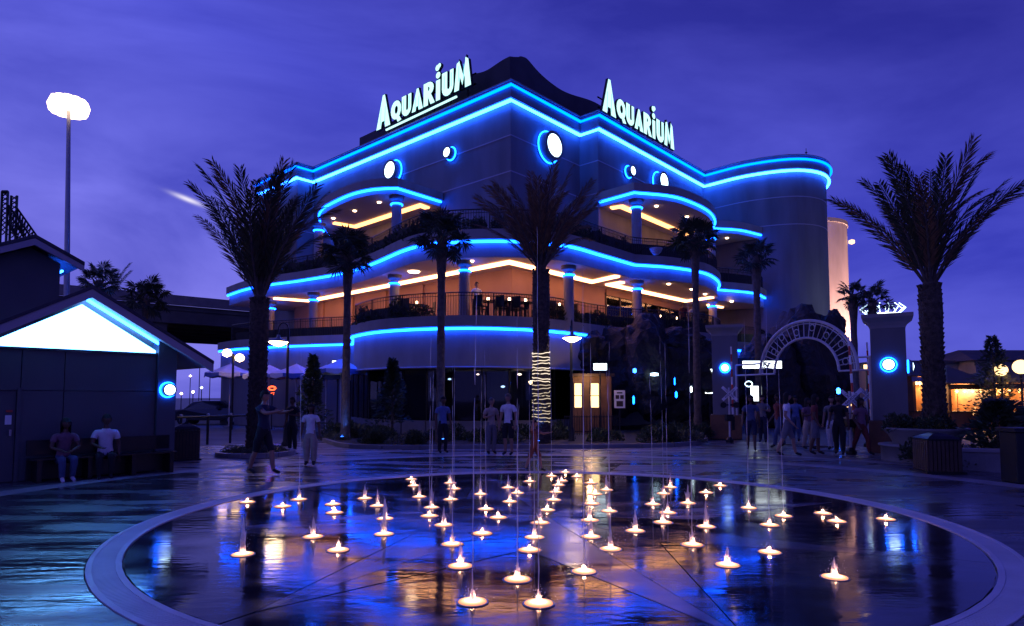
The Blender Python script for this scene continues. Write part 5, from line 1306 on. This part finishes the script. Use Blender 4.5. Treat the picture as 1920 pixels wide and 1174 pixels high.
# ================================================================ round planter, low wall
pl = thing('round_planter', 'two tier round concrete planter with flowers under the right palm', 'planter', (bR.x - .25, bR.y + .05, 0))
pw = 1.05
MB().lathe([(1.02, 0), (1.02, .36), (1.08, .37), (1.08, .42), (.9, .43)], n=40).build('lower_tier', 'concrete', pl, True)
MB().lathe([(.72, .43), (.84, .66), (.97, .80), (.99, .86), (.92, .86), (.88, .78)], n=40).build('bowl', 'concrete', pl, True)
MB().lathe([(.89, .78), (0, .82)], n=30).build('soil', 'soil', pl)
rb = random.Random(9)
SH.append(leaf_cluster(9, .3, .3, 260, .07, 'flower_yellow'))
for i in range(13):
    w = rb.uniform(0, 6.28); r_ = rb.uniform(.3, .78); k = 4 if i % 2 else 0
    shrub(bR.x - .25 + r_ * cos(w), bR.y + .05 + r_ * sin(w), .78, k, rb.uniform(.55, .8), 'yellow flowering tuft in the round planter' if k == 4 else 'dark green tuft in the round planter', 'planter flowers', 'flower_tuft', 'flower')
lw = thing('low_wall', 'low curved concrete planter wall running off to the right edge', 'wall', (0, 0, 0))
pth = smooth_run([(9.9, 14.9), (10.6, 14.5), (11.4, 14.35), (13.2, 14.6)], .4)
MB().ribbon(pth, 0, .42, .25).build('wall', 'concrete', lw); MB().ribbon(offset(pth, -.04), .422, .49, .33).build('coping', 'stucco_light', lw)
rb = random.Random(19)
for i in range(9): shrub(10.6 + rb.uniform(-.6, 2.4), 15.2 + rb.uniform(-.1, 1.2), .1, rb.choice((0, 2, 3)), rb.uniform(.7, 1.0), 'dark shrub behind the low wall at the right edge', 'shrubs behind the low wall')
po_ = thing('dark_bollard', 'thick dark square post at the right edge of the picture', 'post', (gp(1912, 905).x + .02, gp(1912, 905).y, 0))
MB().box(-.22, .22, -.22, .22, 0, .98).build('shaft', 'metal_black', po_, bevel=.02); MB().box(-.26, .26, -.26, .26, .985, 1.06).build('cap', 'metal_black', po_)

# ================================================================ game booths
rb = random.Random(23)
def booth(label, u0, u1, Y, vt, glow):
    x0, x1 = (u0 - 960) / F * Y, (u1 - 960) / F * Y; zt = zat(vt, Y); D = 2.4
    t = thing('game_booth', label, 'booth', ((x0 + x1) / 2, Y, 0), group='lit game booths'); w = (x1 - x0) / 2
    for sx in (-1, 1):
        for y in (0, D): MB().box(sx * w - .07, sx * w + .07, y - .07, y + .07, 0, zt).build('post', 'wood_brown', t)
    MB().box(-w, w, -.12, .35, 0, .9).build('counter', 'wood_brown', t); MB().box(-w - .1, w + .1, -.2, .4, .902, .96).build('counter_top', 'wood_dark', t)
    MB().box(-w, w, D - .08, D, 0, zt).build('back_wall', 'booth_tan', t)
    zr = zt + .9
    for i in range(4):
        cs = [(-w - .4, -.5), (w + .4, -.5), (w + .4, D + .3), (-w - .4, D + .3)]; a, b = cs[i], cs[(i + 1) % 4]
        MB().add([(a[0], a[1], zt), (b[0], b[1], zt), (0, D / 2, zr), (a[0], a[1], zt - .06), (b[0], b[1], zt - .06), (0, D / 2, zr - .06)], [(0, 1, 2), (5, 4, 3), (0, 3, 4, 1)]).build('roof_panel', 'roof_dark', t)
    MB().box(-w - .3, w + .3, -.42, -.36, zt - .32, zt - .08).build('valance', 'canvas_blue' if glow == 'b' else 'wood_dark', t)
    nb = max(4, int(w * 5))
    for i in range(nb):
        x = -w + 2 * w * (i + .5) / nb; MB().lathe([(0, -.11), (.09, 0), (0, .11)], (x, -.30, zt - .42), 8).build('bulb', 'booth_warm', t)
    MB().box(-w + .1, w - .1, .5, .62, zt - .22, zt - .14).build('light_strip', 'booth_warm', t)
    for r_ in range(3):
        for i in range(max(3, int(w * 3))):
            n_ = max(3, int(w * 3)); x = -w + .2 + (2 * w - .4) * (i + .5) / n_; z = 1.1 + r_ * .42; s = rb.uniform(.1, .17)
            MB().lathe([(0, -s), (s * .8, -s * .7), (s * .9, 0), (s * .6, s * .6), (s * .62, s), (0, s * 1.7)], (x, D - .3, z), 8).build('prize', rb.choice(('cloth_white', 'cloth_red', 'cloth_blue', 'flower_yellow', 'cloth_pink', 'cloth_orange')), t, True)
        MB().box(-w, w, D - .45, D - .1, 1.1 + r_ * .42 - .22, 1.1 + r_ * .42 - .19).build('shelf', 'wood_brown', t)
    l = bpy.data.lights.new('booth_lamp', 'POINT'); l.energy = 520; l.color = (1, .52, .2); l.shadow_soft_size = .15
    o = bpy.data.objects.new('booth_lamp', l); col.objects.link(o); o.parent = t; o.location = (0, 1.2, zt - .35)
    for sx in (-1, 1): MB().box(sx * w - .03, sx * w + .03, .08, D - .09, .0, zt - .02).build('spill_screen', 'wood_brown', t)  # side screens added to stop the booth lamp spilling sideways
booth('leftmost lit game booth with blue valance, left of the right palm', 1712, 1752, 33, 704, 'b')
booth('brightly lit game booth with shelves of prizes right of the right palm', 1778, 1836, 32, 718, 'w')
booth('rightmost lit game booth partly hidden by the leafy tree', 1858, 1960, 31, 716, 'w')
wb_ = thing('rear_hall', 'long low beige hall with flat roof behind the game booths', 'building', (at(1800, 760, 52).x, 52, 0))
zt = zat(682, 52); MB().box(-6, 4.5, 0, 8, 0, zt).build('wall', 'stucco_light', wb_); MB().box(-6.2, 4.7, -.2, 8.2, zt + .002, zt + .25).build('roof', 'roof_dark', wb_); MB().box(-5.2, -3.8, 1, 2, zt + .252, zt + 1.0).build('roof_unit', 'concrete_dark', wb_)
wb2 = thing('rear_hall', 'taller dark hall with sloped roof at the far right', 'building', (at(1905, 760, 50).x, 50, 0))
zt = zat(676, 50); MB().box(-3, 6, 0, 8, 0, zt).build('wall', 'stucco', wb2); MB().add([(-3.4, -.4, zt + .004), (6.4, -.4, zt + .004), (6.4, 8.4, zt + .004), (-3.4, 8.4, zt + .004), (-1.5, 4, zt + 1.1), (4.5, 4, zt + 1.1)], [(0, 1, 5, 4), (1, 2, 5), (2, 3, 4, 5), (3, 0, 4), (3, 2, 1, 0)]).build('roof', 'roof_dark', wb2)
for i, (u, v, s, lab) in enumerate(((1877, 694, .27, 'left glowing globe lamp above the rightmost booth'), (1914, 688, .33, 'right larger glowing globe lamp above the rightmost booth'))):
    q = at(u, v, 30); t = thing('globe_lamp', lab, 'lamp', (q.x, q.y, 0), group='globe lamps at the right edge'); MB().tube([(0, 0, 0), (0, 0, q.z - s * .8)], .05, 6).build('pole', 'metal_black', t)
    MB().lathe([(s * sin(pi * k / 10), -s * cos(pi * k / 10)) for k in range(11)], (0, 0, q.z), 18).build('globe', 'window_warm', t, True)
# ================================================================ people
def person(label, loc, rz, h=1.72, pose='stand', top='cloth_white', bottom='cloth_black', skin='skin_brown', hair='hair_black', shorts=False, wide=1.0, long_hair=False, arm=None, stride=0.0, sleeves='short', group=None, lean=0.0, shoes='cloth_black', hat=False):
    """faces -Y locally; grown from a joint skeleton with a skin surface; clothes are shells over the body"""
    k = h / 1.72
    t = thing('person', label, 'person', loc, rz, group=group)
    V = []; Eg = []; R = []; reg = []
    def v(x, y, z, r, par=None, rg='skin', ry=None):
        V.append((x * k, y * k, z * k)); R.append((r * k, (ry or r) * k)); reg.append(rg)
        if par is not None: Eg.append((par, len(V) - 1))
        return len(V) - 1
    sit = pose == 'sit'; zh = .50 if sit else .92
    pel = v(0, 0, zh, .125, None, 'bottom', .105)
    sp = v(0, -.02 * 0 - lean * .25, zh + .18, .118, pel, 'top', .095); chest = v(0, -lean * .6, zh + .38, .145, sp, 'top', .105)
    col_ = v(0, -lean * .85, zh + .52, .085, chest, 'top', .07); nk = v(0, -lean * .95, zh + .575, .050, col_, 'skin'); hd = v(0, -lean * 1.0 - .01, zh + .63, .055, nk, 'skin')
    hips = []
    for i, s in enumerate((-1, 1)):
        hp = v(s * .095, 0, zh - .06, .095, pel, 'bottom')
        if sit:
            kn = v(s * .11, -.42, zh + .0, .065, hp, 'bottom'); an = v(s * .10, -.40 + .1 * i, .09, .042, kn, 'leg'); to = v(s * .11, -.56 + .1 * i, .035, .036, an, 'shoe')
        else:
            st = stride * s
            mth = v(s * .10, -.5 * st * .5, zh - .26, .080 * wide, hp, 'bottom'); kn = v(s * .10, -st * .55 - .02, .49, .058 * (wide if not shorts else 1), mth, 'bottom')
            cf = v(s * .10, -st * .75 + .015, .34, .056 * (wide if not shorts else 1), kn, 'leg'); an = v(s * .10, -st * 1.0 + .03, .09 + max(0, -st) * .12, .040 * (wide if not shorts else 1), cf, 'leg'); to = v(s * .115, -st * 1.0 - .13, .036 + max(0, -st) * .04, .037, an, 'shoe')
    for i, s in enumerate((-1, 1)):
        sh_ = v(s * .175, -lean * .75, zh + .47, .062, chest, 'top')
        a_ = arm[i] if arm else None
        if a_ == 'fwd': el = (s * .22, -.24 - lean * .7, zh + .36); wr = (s * .17, -.48 - lean * .7, zh + .40)
        elif a_ == 'lap': el = (s * .25, -.06 - lean * .7, zh + .22); wr = (s * .10, -.30, zh + .16)
        elif a_ == 'bent': el = (s * .25, .02 - lean * .7, zh + .22); wr = (s * .14, -.22 - lean, zh + .27)
        elif a_ == 'up': el = (s * .30, -.06, zh + .56); wr = (s * .28, -.12, zh + .82)
        else: el = (s * .235, .02 - stride * s * .2, zh + .20); wr = (s * .25, -.05 + stride * s * .45, zh - .05)
        e_ = v(*el, .044, sh_, 'top' if sleeves == 'long' else 'sleeve'); w_ = v(*wr, .030, e_, 'top' if sleeves == 'long' else 'skin')
        d = Vector(wr) - Vector(el); d.normalize(); sd = Vector((1, 0, 0)) if abs(d.x) < .8 else Vector((0, 1, 0)); sd = (sd - d * sd.dot(d)).normalized(); nn = d.cross(sd)
        W_ = Vector(wr); p_ = W_ + d * .055; pm = v(*p_, .030, w_, 'skin', .018)
        for j, (off, ln) in enumerate(((-.027, .066), (-.009, .076), (.009, .072), (.026, .058))):
            b = p_ + d * .035 + sd * off; f1 = v(*b, .0085, pm, 'skin'); m_ = b + d * ln * .55 + nn * .008; f2 = v(*m_, .008, f1, 'skin'); e2 = b + d * ln * .85 + nn * .026; v(*e2, .007, f2, 'skin')
        th = W_ + d * .03 + sd * (-.034); t1 = v(*th, .0095, pm, 'skin'); th2 = th + d * .035 - sd * .018; v(*th2, .0085, t1, 'skin')
    me = bpy.data.meshes.new('body'); me.from_pydata(V, Eg, []); ob = bpy.data.objects.new('body', me); col.objects.link(ob)
    sk = ob.modifiers.new('skin', 'SKIN'); sk.use_smooth_shade = True; sk.branch_smoothing = .6
    sv = me.skin_vertices[0].data
    for i, r in enumerate(R): sv[i].radius = r
    sv[0].use_root = True
    ss = ob.modifiers.new('sub', 'SUBSURF'); ss.levels = 1; ss.render_levels = 1
    dg = bpy.context.evaluated_depsgraph_get(); dg.update()
    bm_ = bpy.data.meshes.new_from_object(ob.evaluated_get(dg)); bpy.data.objects.remove(ob)
    # head: ovoid with brow, nose, chin, ears, eyes
    hb = bmesh.new(); hb.from_mesh(bm_)
    c0 = Vector((0, -lean - .02, zh + .715)) * k
    geo = bmesh.ops.create_uvsphere(hb, u_segments=16, v_segments=12, radius=1.0)
    for q in geo['verts']:
        p = q.co; x, y, z = p
        ww = .075 * (1 - .18 * max(0, -z)); dd = .096 * (1 - .08 * max(0, -z))
        px, py, pz = x * ww, y * dd, z * .118
        if y < -.55:
            if abs(x) < .25 and -.35 < z < .15: py -= .020 * (1 - abs(z + .12) * 2.2)
            if .08 < z < .3 and .2 < abs(x) < .6: py += .008
            if abs(x) < .4 and -.62 < z < -.42: py -= .005
        if abs(x) > .9 and abs(z) < .3 and abs(y) < .4: px *= 1.17
        q.co = c0 + Vector((px, py, pz)) * k
    for sx in (-1, 1):
        g2 = bmesh.ops.create_icosphere(hb, subdivisions=1, radius=.011 * k)
        for q in g2['verts']: q.co += c0 + Vector((sx * .030, -.083, .018)) * k
        for f in {f for q in g2['verts'] for f in q.link_faces}: f.material_index = 1
    hb.to_mesh(bm_); hb.free(); bm_.materials.clear()
    for m_ in (skin, 'hair_black', shoes): bm_.materials.append(MATS[m_])
    # regions by nearest bone
    segs = [(Vector(V[a]), Vector(V[b]), reg[b], reg[a]) for a, b in Eg]
    shell = {'top': [], 'bottom': []}
    for p in bm_.polygons:
        c = p.center
        if c.z > (zh + .60) * k: continue
        best = None
        for A, B_, rg, ra in segs:
            d = B_ - A; f = max(0, min(1, (c - A).dot(d) / max(1e-9, d.length_squared))); dist = (A + d * f - c).length
            if best is None or dist < best[0]: best = (dist, rg, ra, f)
        _, rg, ra, f = best
        if rg == 'sleeve': rg = 'top' if f < .6 else 'skin'
        if rg == 'leg': rg = 'skin' if shorts else ('bottom' if c.z > .10 * k else 'shoe')
        if rg == 'skin' and ra == 'top' and f < .3: rg = 'top'
        if rg == 'shoe' or c.z < .075 * k and rg != 'top': p.material_index = 2
        elif rg in shell: shell[rg].append(p.index)
    b_ = bpy.data.objects.new('body', bm_); col.objects.link(b_); b_.parent = t
    for rg, mt, ofs, nm in (('top', top, .014, 'shirt'), ('bottom', bottom, .012, 'shorts' if shorts else 'trousers')):
        ids = shell[rg]; mp = {}; vs = []; fs = []
        for i in ids:
            q = []
            for vi in bm_.polygons[i].vertices:
                if vi not in mp:
                    vv = bm_.vertices[vi]; mp[vi] = len(vs); o = ofs * k; w = vv.co + vv.normal * o
                    w += Vector((noise.noise(w * 9), noise.noise(w * 9 + Vector((5, 0, 0))), 0)) * .010
                    vs.append(w)
                q.append(mp[vi])
            fs.append(q)
        MB().add(vs, fs).build(nm, mt, t, True)
    # hair cap
    hm = MB(); n_ = 14; rows = []
    zlow = -.55 if not long_hair else -1.7
    for r_ in range(8):
        ph = pi / 2 - r_ * (pi * .62) / 7
        for j in range(n_):
            w = 2 * pi * j / n_; front = -sin(w)                        # 1 at the face side
            z = sin(ph); rr_ = cos(ph)
            if front > .25: z = max(z, .30)
            if r_ == 7 and long_hair and front < .3: z = zlow
            x, y = rr_ * cos(w) * .093 * (1.1 if long_hair else 1), rr_ * sin(w) * .108 + .006
            p = Vector((x, y, z * .132)) + Vector((1, 1, 1)) * .006 * noise.noise(Vector((x, y, z)) * 30)
            rows.append(c0 + p * k)
    hm.add(rows, [(i * n_ + j, i * n_ + (j + 1) % n_, (i + 1) * n_ + (j + 1) % n_, (i + 1) * n_ + j) for i in range(7) for j in range(n_)])
    hm.build('hair', hair, t, True)
    return t
q = gp(492, 890); person('man in dark shirt and shorts walking past the left palm with his arms forward', (q.x, q.y, 0), radians(70), 1.76, 'stand', 'cloth_navy', 'cloth_black', 'skin_tan', 'hair_black', True, arm=('fwd', 'fwd'), stride=.22)
q = gp(581, 873); person('girl in white T shirt and wide beige trousers standing facing the fountain', (q.x, q.y, 0), radians(8), 1.46, 'stand', 'cloth_white', 'cloth_beige', 'skin_brown', 'hair_black', False, 1.5, long_hair=True)
q = gp(547, 846); person('person in black standing behind the girl in white', (q.x, q.y, 0), radians(-20), 1.62, 'stand', 'cloth_black', 'cloth_black', 'skin_brown', 'hair_black', False, 1.2, arm=(None, 'bent'))
a = KW(.98, .32); person('woman in pink top sitting on the long bench, left of the pair', (a[0], a[1], -.02), atan2(nR.y, nR.x) + pi / 2, 1.62, 'sit', 'cloth_pink', 'cloth_denim', 'skin_brown', 'hair_black', False, arm=('lap', 'lap'), lean=.10, shoes='cloth_white', long_hair=True)
a = KW(1.72, .32); person('person in white shirt and dark vest sitting on the long bench, right of the pair', (a[0], a[1], -.02), atan2(nR.y, nR.x) + pi / 2 - .25, 1.70, 'sit', 'cloth_white', 'cloth_black', 'skin_brown', 'hair_black', False, arm=('lap', None), lean=.06)
q = gp(830, 850); person('person in pale blue shirt and dark trousers by the slim fan palm left of centre', (q.x, q.y, 0), radians(30), 1.64, 'stand', 'cloth_blue', 'cloth_black', 'skin_brown')
q = gp(921, 852); person('left person of the central pair, pale shirt and dark trousers', (q.x, q.y, 0), radians(25), 1.60, 'stand', 'cloth_beige', 'cloth_grey', 'skin_tan', 'hair_grey', False, 1.2, arm=('bent', None))
q = gp(953, 854); person('right person of the central pair, pale shirt and dark shorts', (q.x, q.y, 0), radians(-25), 1.72, 'stand', 'cloth_white', 'cloth_black', 'skin_tan', 'hair_grey', True, 1.1)
q = gp(1002, 884); person('child in orange clothes running just behind the far rim of the fountain', (q.x, q.y, 0), radians(60), 1.12, 'stand', 'cloth_orange', 'cloth_orange', 'skin_tan', 'hair_black', True, stride=.25, arm=('up', 'fwd'))
CR = [(1418, 852, 1.68, 'cloth_denim', 'cloth_navy', 'person in denim blue at the left edge of the gate crowd'), (1452, 848, 1.72, 'cloth_red', 'cloth_denim', 'person in red shirt and jeans in the left half of the gate crowd'), (1484, 853, 1.75, 'cloth_white', 'cloth_grey', 'person in white shirt and grey trousers in the middle of the gate crowd'),
      (1512, 846, 1.60, 'cloth_pink', 'cloth_beige', 'person in pink top and beige trousers in the gate crowd'), (1538, 851, 1.70, 'cloth_red', 'cloth_grey', 'person in red shirt and grey trousers in the right half of the gate crowd'), (1562, 850, 1.66, 'cloth_grey', 'cloth_white', 'person in grey shirt and white trousers in the gate crowd'),
      (1566, 850, 1.70, 'cloth_black', 'cloth_black', 'person in black beside the nearest crossing signal'), (1622, 848, 1.60, 'cloth_pink', 'cloth_red', 'person in pink and red between the two right crossing signals'), (1438, 836, 1.70, 'cloth_grey', 'cloth_navy', 'person in grey at the back of the gate crowd under the arch'), (1500, 834, 1.66, 'cloth_blue', 'cloth_denim', 'person in blue at the back of the gate crowd under the arch')]
rp_ = random.Random(31)
for u, v_, h_, tp, bt, lab in CR:
    q = gp(u + rp_.uniform(-9, 9), v_ + rp_.uniform(-9, 6)); person(lab, (q.x, q.y, 0), rp_.uniform(-1.6, 1.6), h_, 'stand', tp, bt, rp_.choice(('skin_brown', 'skin_tan')), 'hair_black', rp_.random() < .35, rp_.uniform(1, 1.25), rp_.random() < .4, stride=rp_.uniform(.05, .25), arm=rp_.choice((None, ('bent', None), (None, 'bent'))), group='people passing through the gate')
# diners and staff on the lower terrace
for (u, x_off, tp, lab) in ((1283, 34.6, 'cloth_red', 'diner in red on the lower right terrace'), (1302, 35.0, 'cloth_white', 'diner in white on the lower right terrace'), (893, 28.4, 'cloth_white', 'waiter in white on the central lower terrace')):
    x = (u - 960) / F * x_off; person(lab, (x, x_off, F2 + .09), .3, 1.66, 'stand', tp, 'cloth_black', 'skin_tan')
# terrace tables with candle lamps
for i, (u, Y) in enumerate(((780, 29.0), (915, 27.9), (955, 28.0), (985, 28.3), (1050, 29.6), (1240, 34.0), (1270, 34.8))):
    x = (u - 960) / F * Y; z = F2 + .09; sd = 'left' if u < 870 else 'central' if u < 1060 else 'right'
    tb = thing('terrace_table', f'small round dining table on the {sd} part of the lower terrace', 'table', (x, Y, z), group='terrace tables')
    MB().lathe([(.42, .72), (.42, .75), (0, .752)], n=16).build('table_top', 'wood_dark', tb); MB().lathe([(.25, 0), (.05, .05), (.05, .72)], n=10).build('pedestal', 'metal_black', tb)
    cl_ = thing('table_candle', f'tiny glowing candle lamp on a {sd} terrace table', 'candle', (x, Y, z + .752), group='table candles'); MB().lathe([(.05, 0), (.055, .05), (.05, .16), (0, .17)], n=8).build('glass', 'spot_warm', cl_)
    for w in (0.4, 2.3, 4.2):
        cx, cy_ = x + .62 * cos(w), Y + .62 * sin(w); ch = thing('terrace_chair', f'dark dining chair at a {sd} terrace table', 'chair', (cx, cy_, z), w + pi / 2, group='terrace chairs')
        MB().box(-.21, .21, -.21, .21, .43, .47).build('seat', 'metal_black', ch); MB().box(-.21, .21, -.22, -.18, .47, .92).build('backrest', 'metal_black', ch)
        for sx in (-1, 1):
            for sy in (-1, 1): MB().box(sx * .19 - .02, sx * .19 + .02, sy * .19 - .02, sy * .19 + .02, 0, .43).build('leg', 'metal_black', ch)
for o in bpy.data.objects:
    if '_w' in o: del o['_w']
# look-alikes: say which one, counted from the left of the picture
ORD = ['leftmost', 'second', 'third', 'fourth', 'fifth', 'sixth', 'seventh', 'eighth', 'ninth', 'tenth', 'eleventh', 'twelfth', 'thirteenth', 'fourteenth', 'fifteenth', 'sixteenth', 'seventeenth', 'eighteenth', 'nineteenth', 'twentieth', 'twenty-first']
same = {}
for o in bpy.data.objects:
    if o.parent is None and o.get('label') and not o.get('kind'): same.setdefault(o['label'], []).append(o)
for lab, os_ in same.items():
    if len(os_) < 2: continue
    os_.sort(key=lambda o: o.location.x / max(.1, o.location.y))
    for i, o in enumerate(os_):
        w = ORD[min(i, 20)]; o['label'] = (w + ' ' if i == 0 else 'rightmost ' if i == len(os_) - 1 else w + ' from left, ') + lab
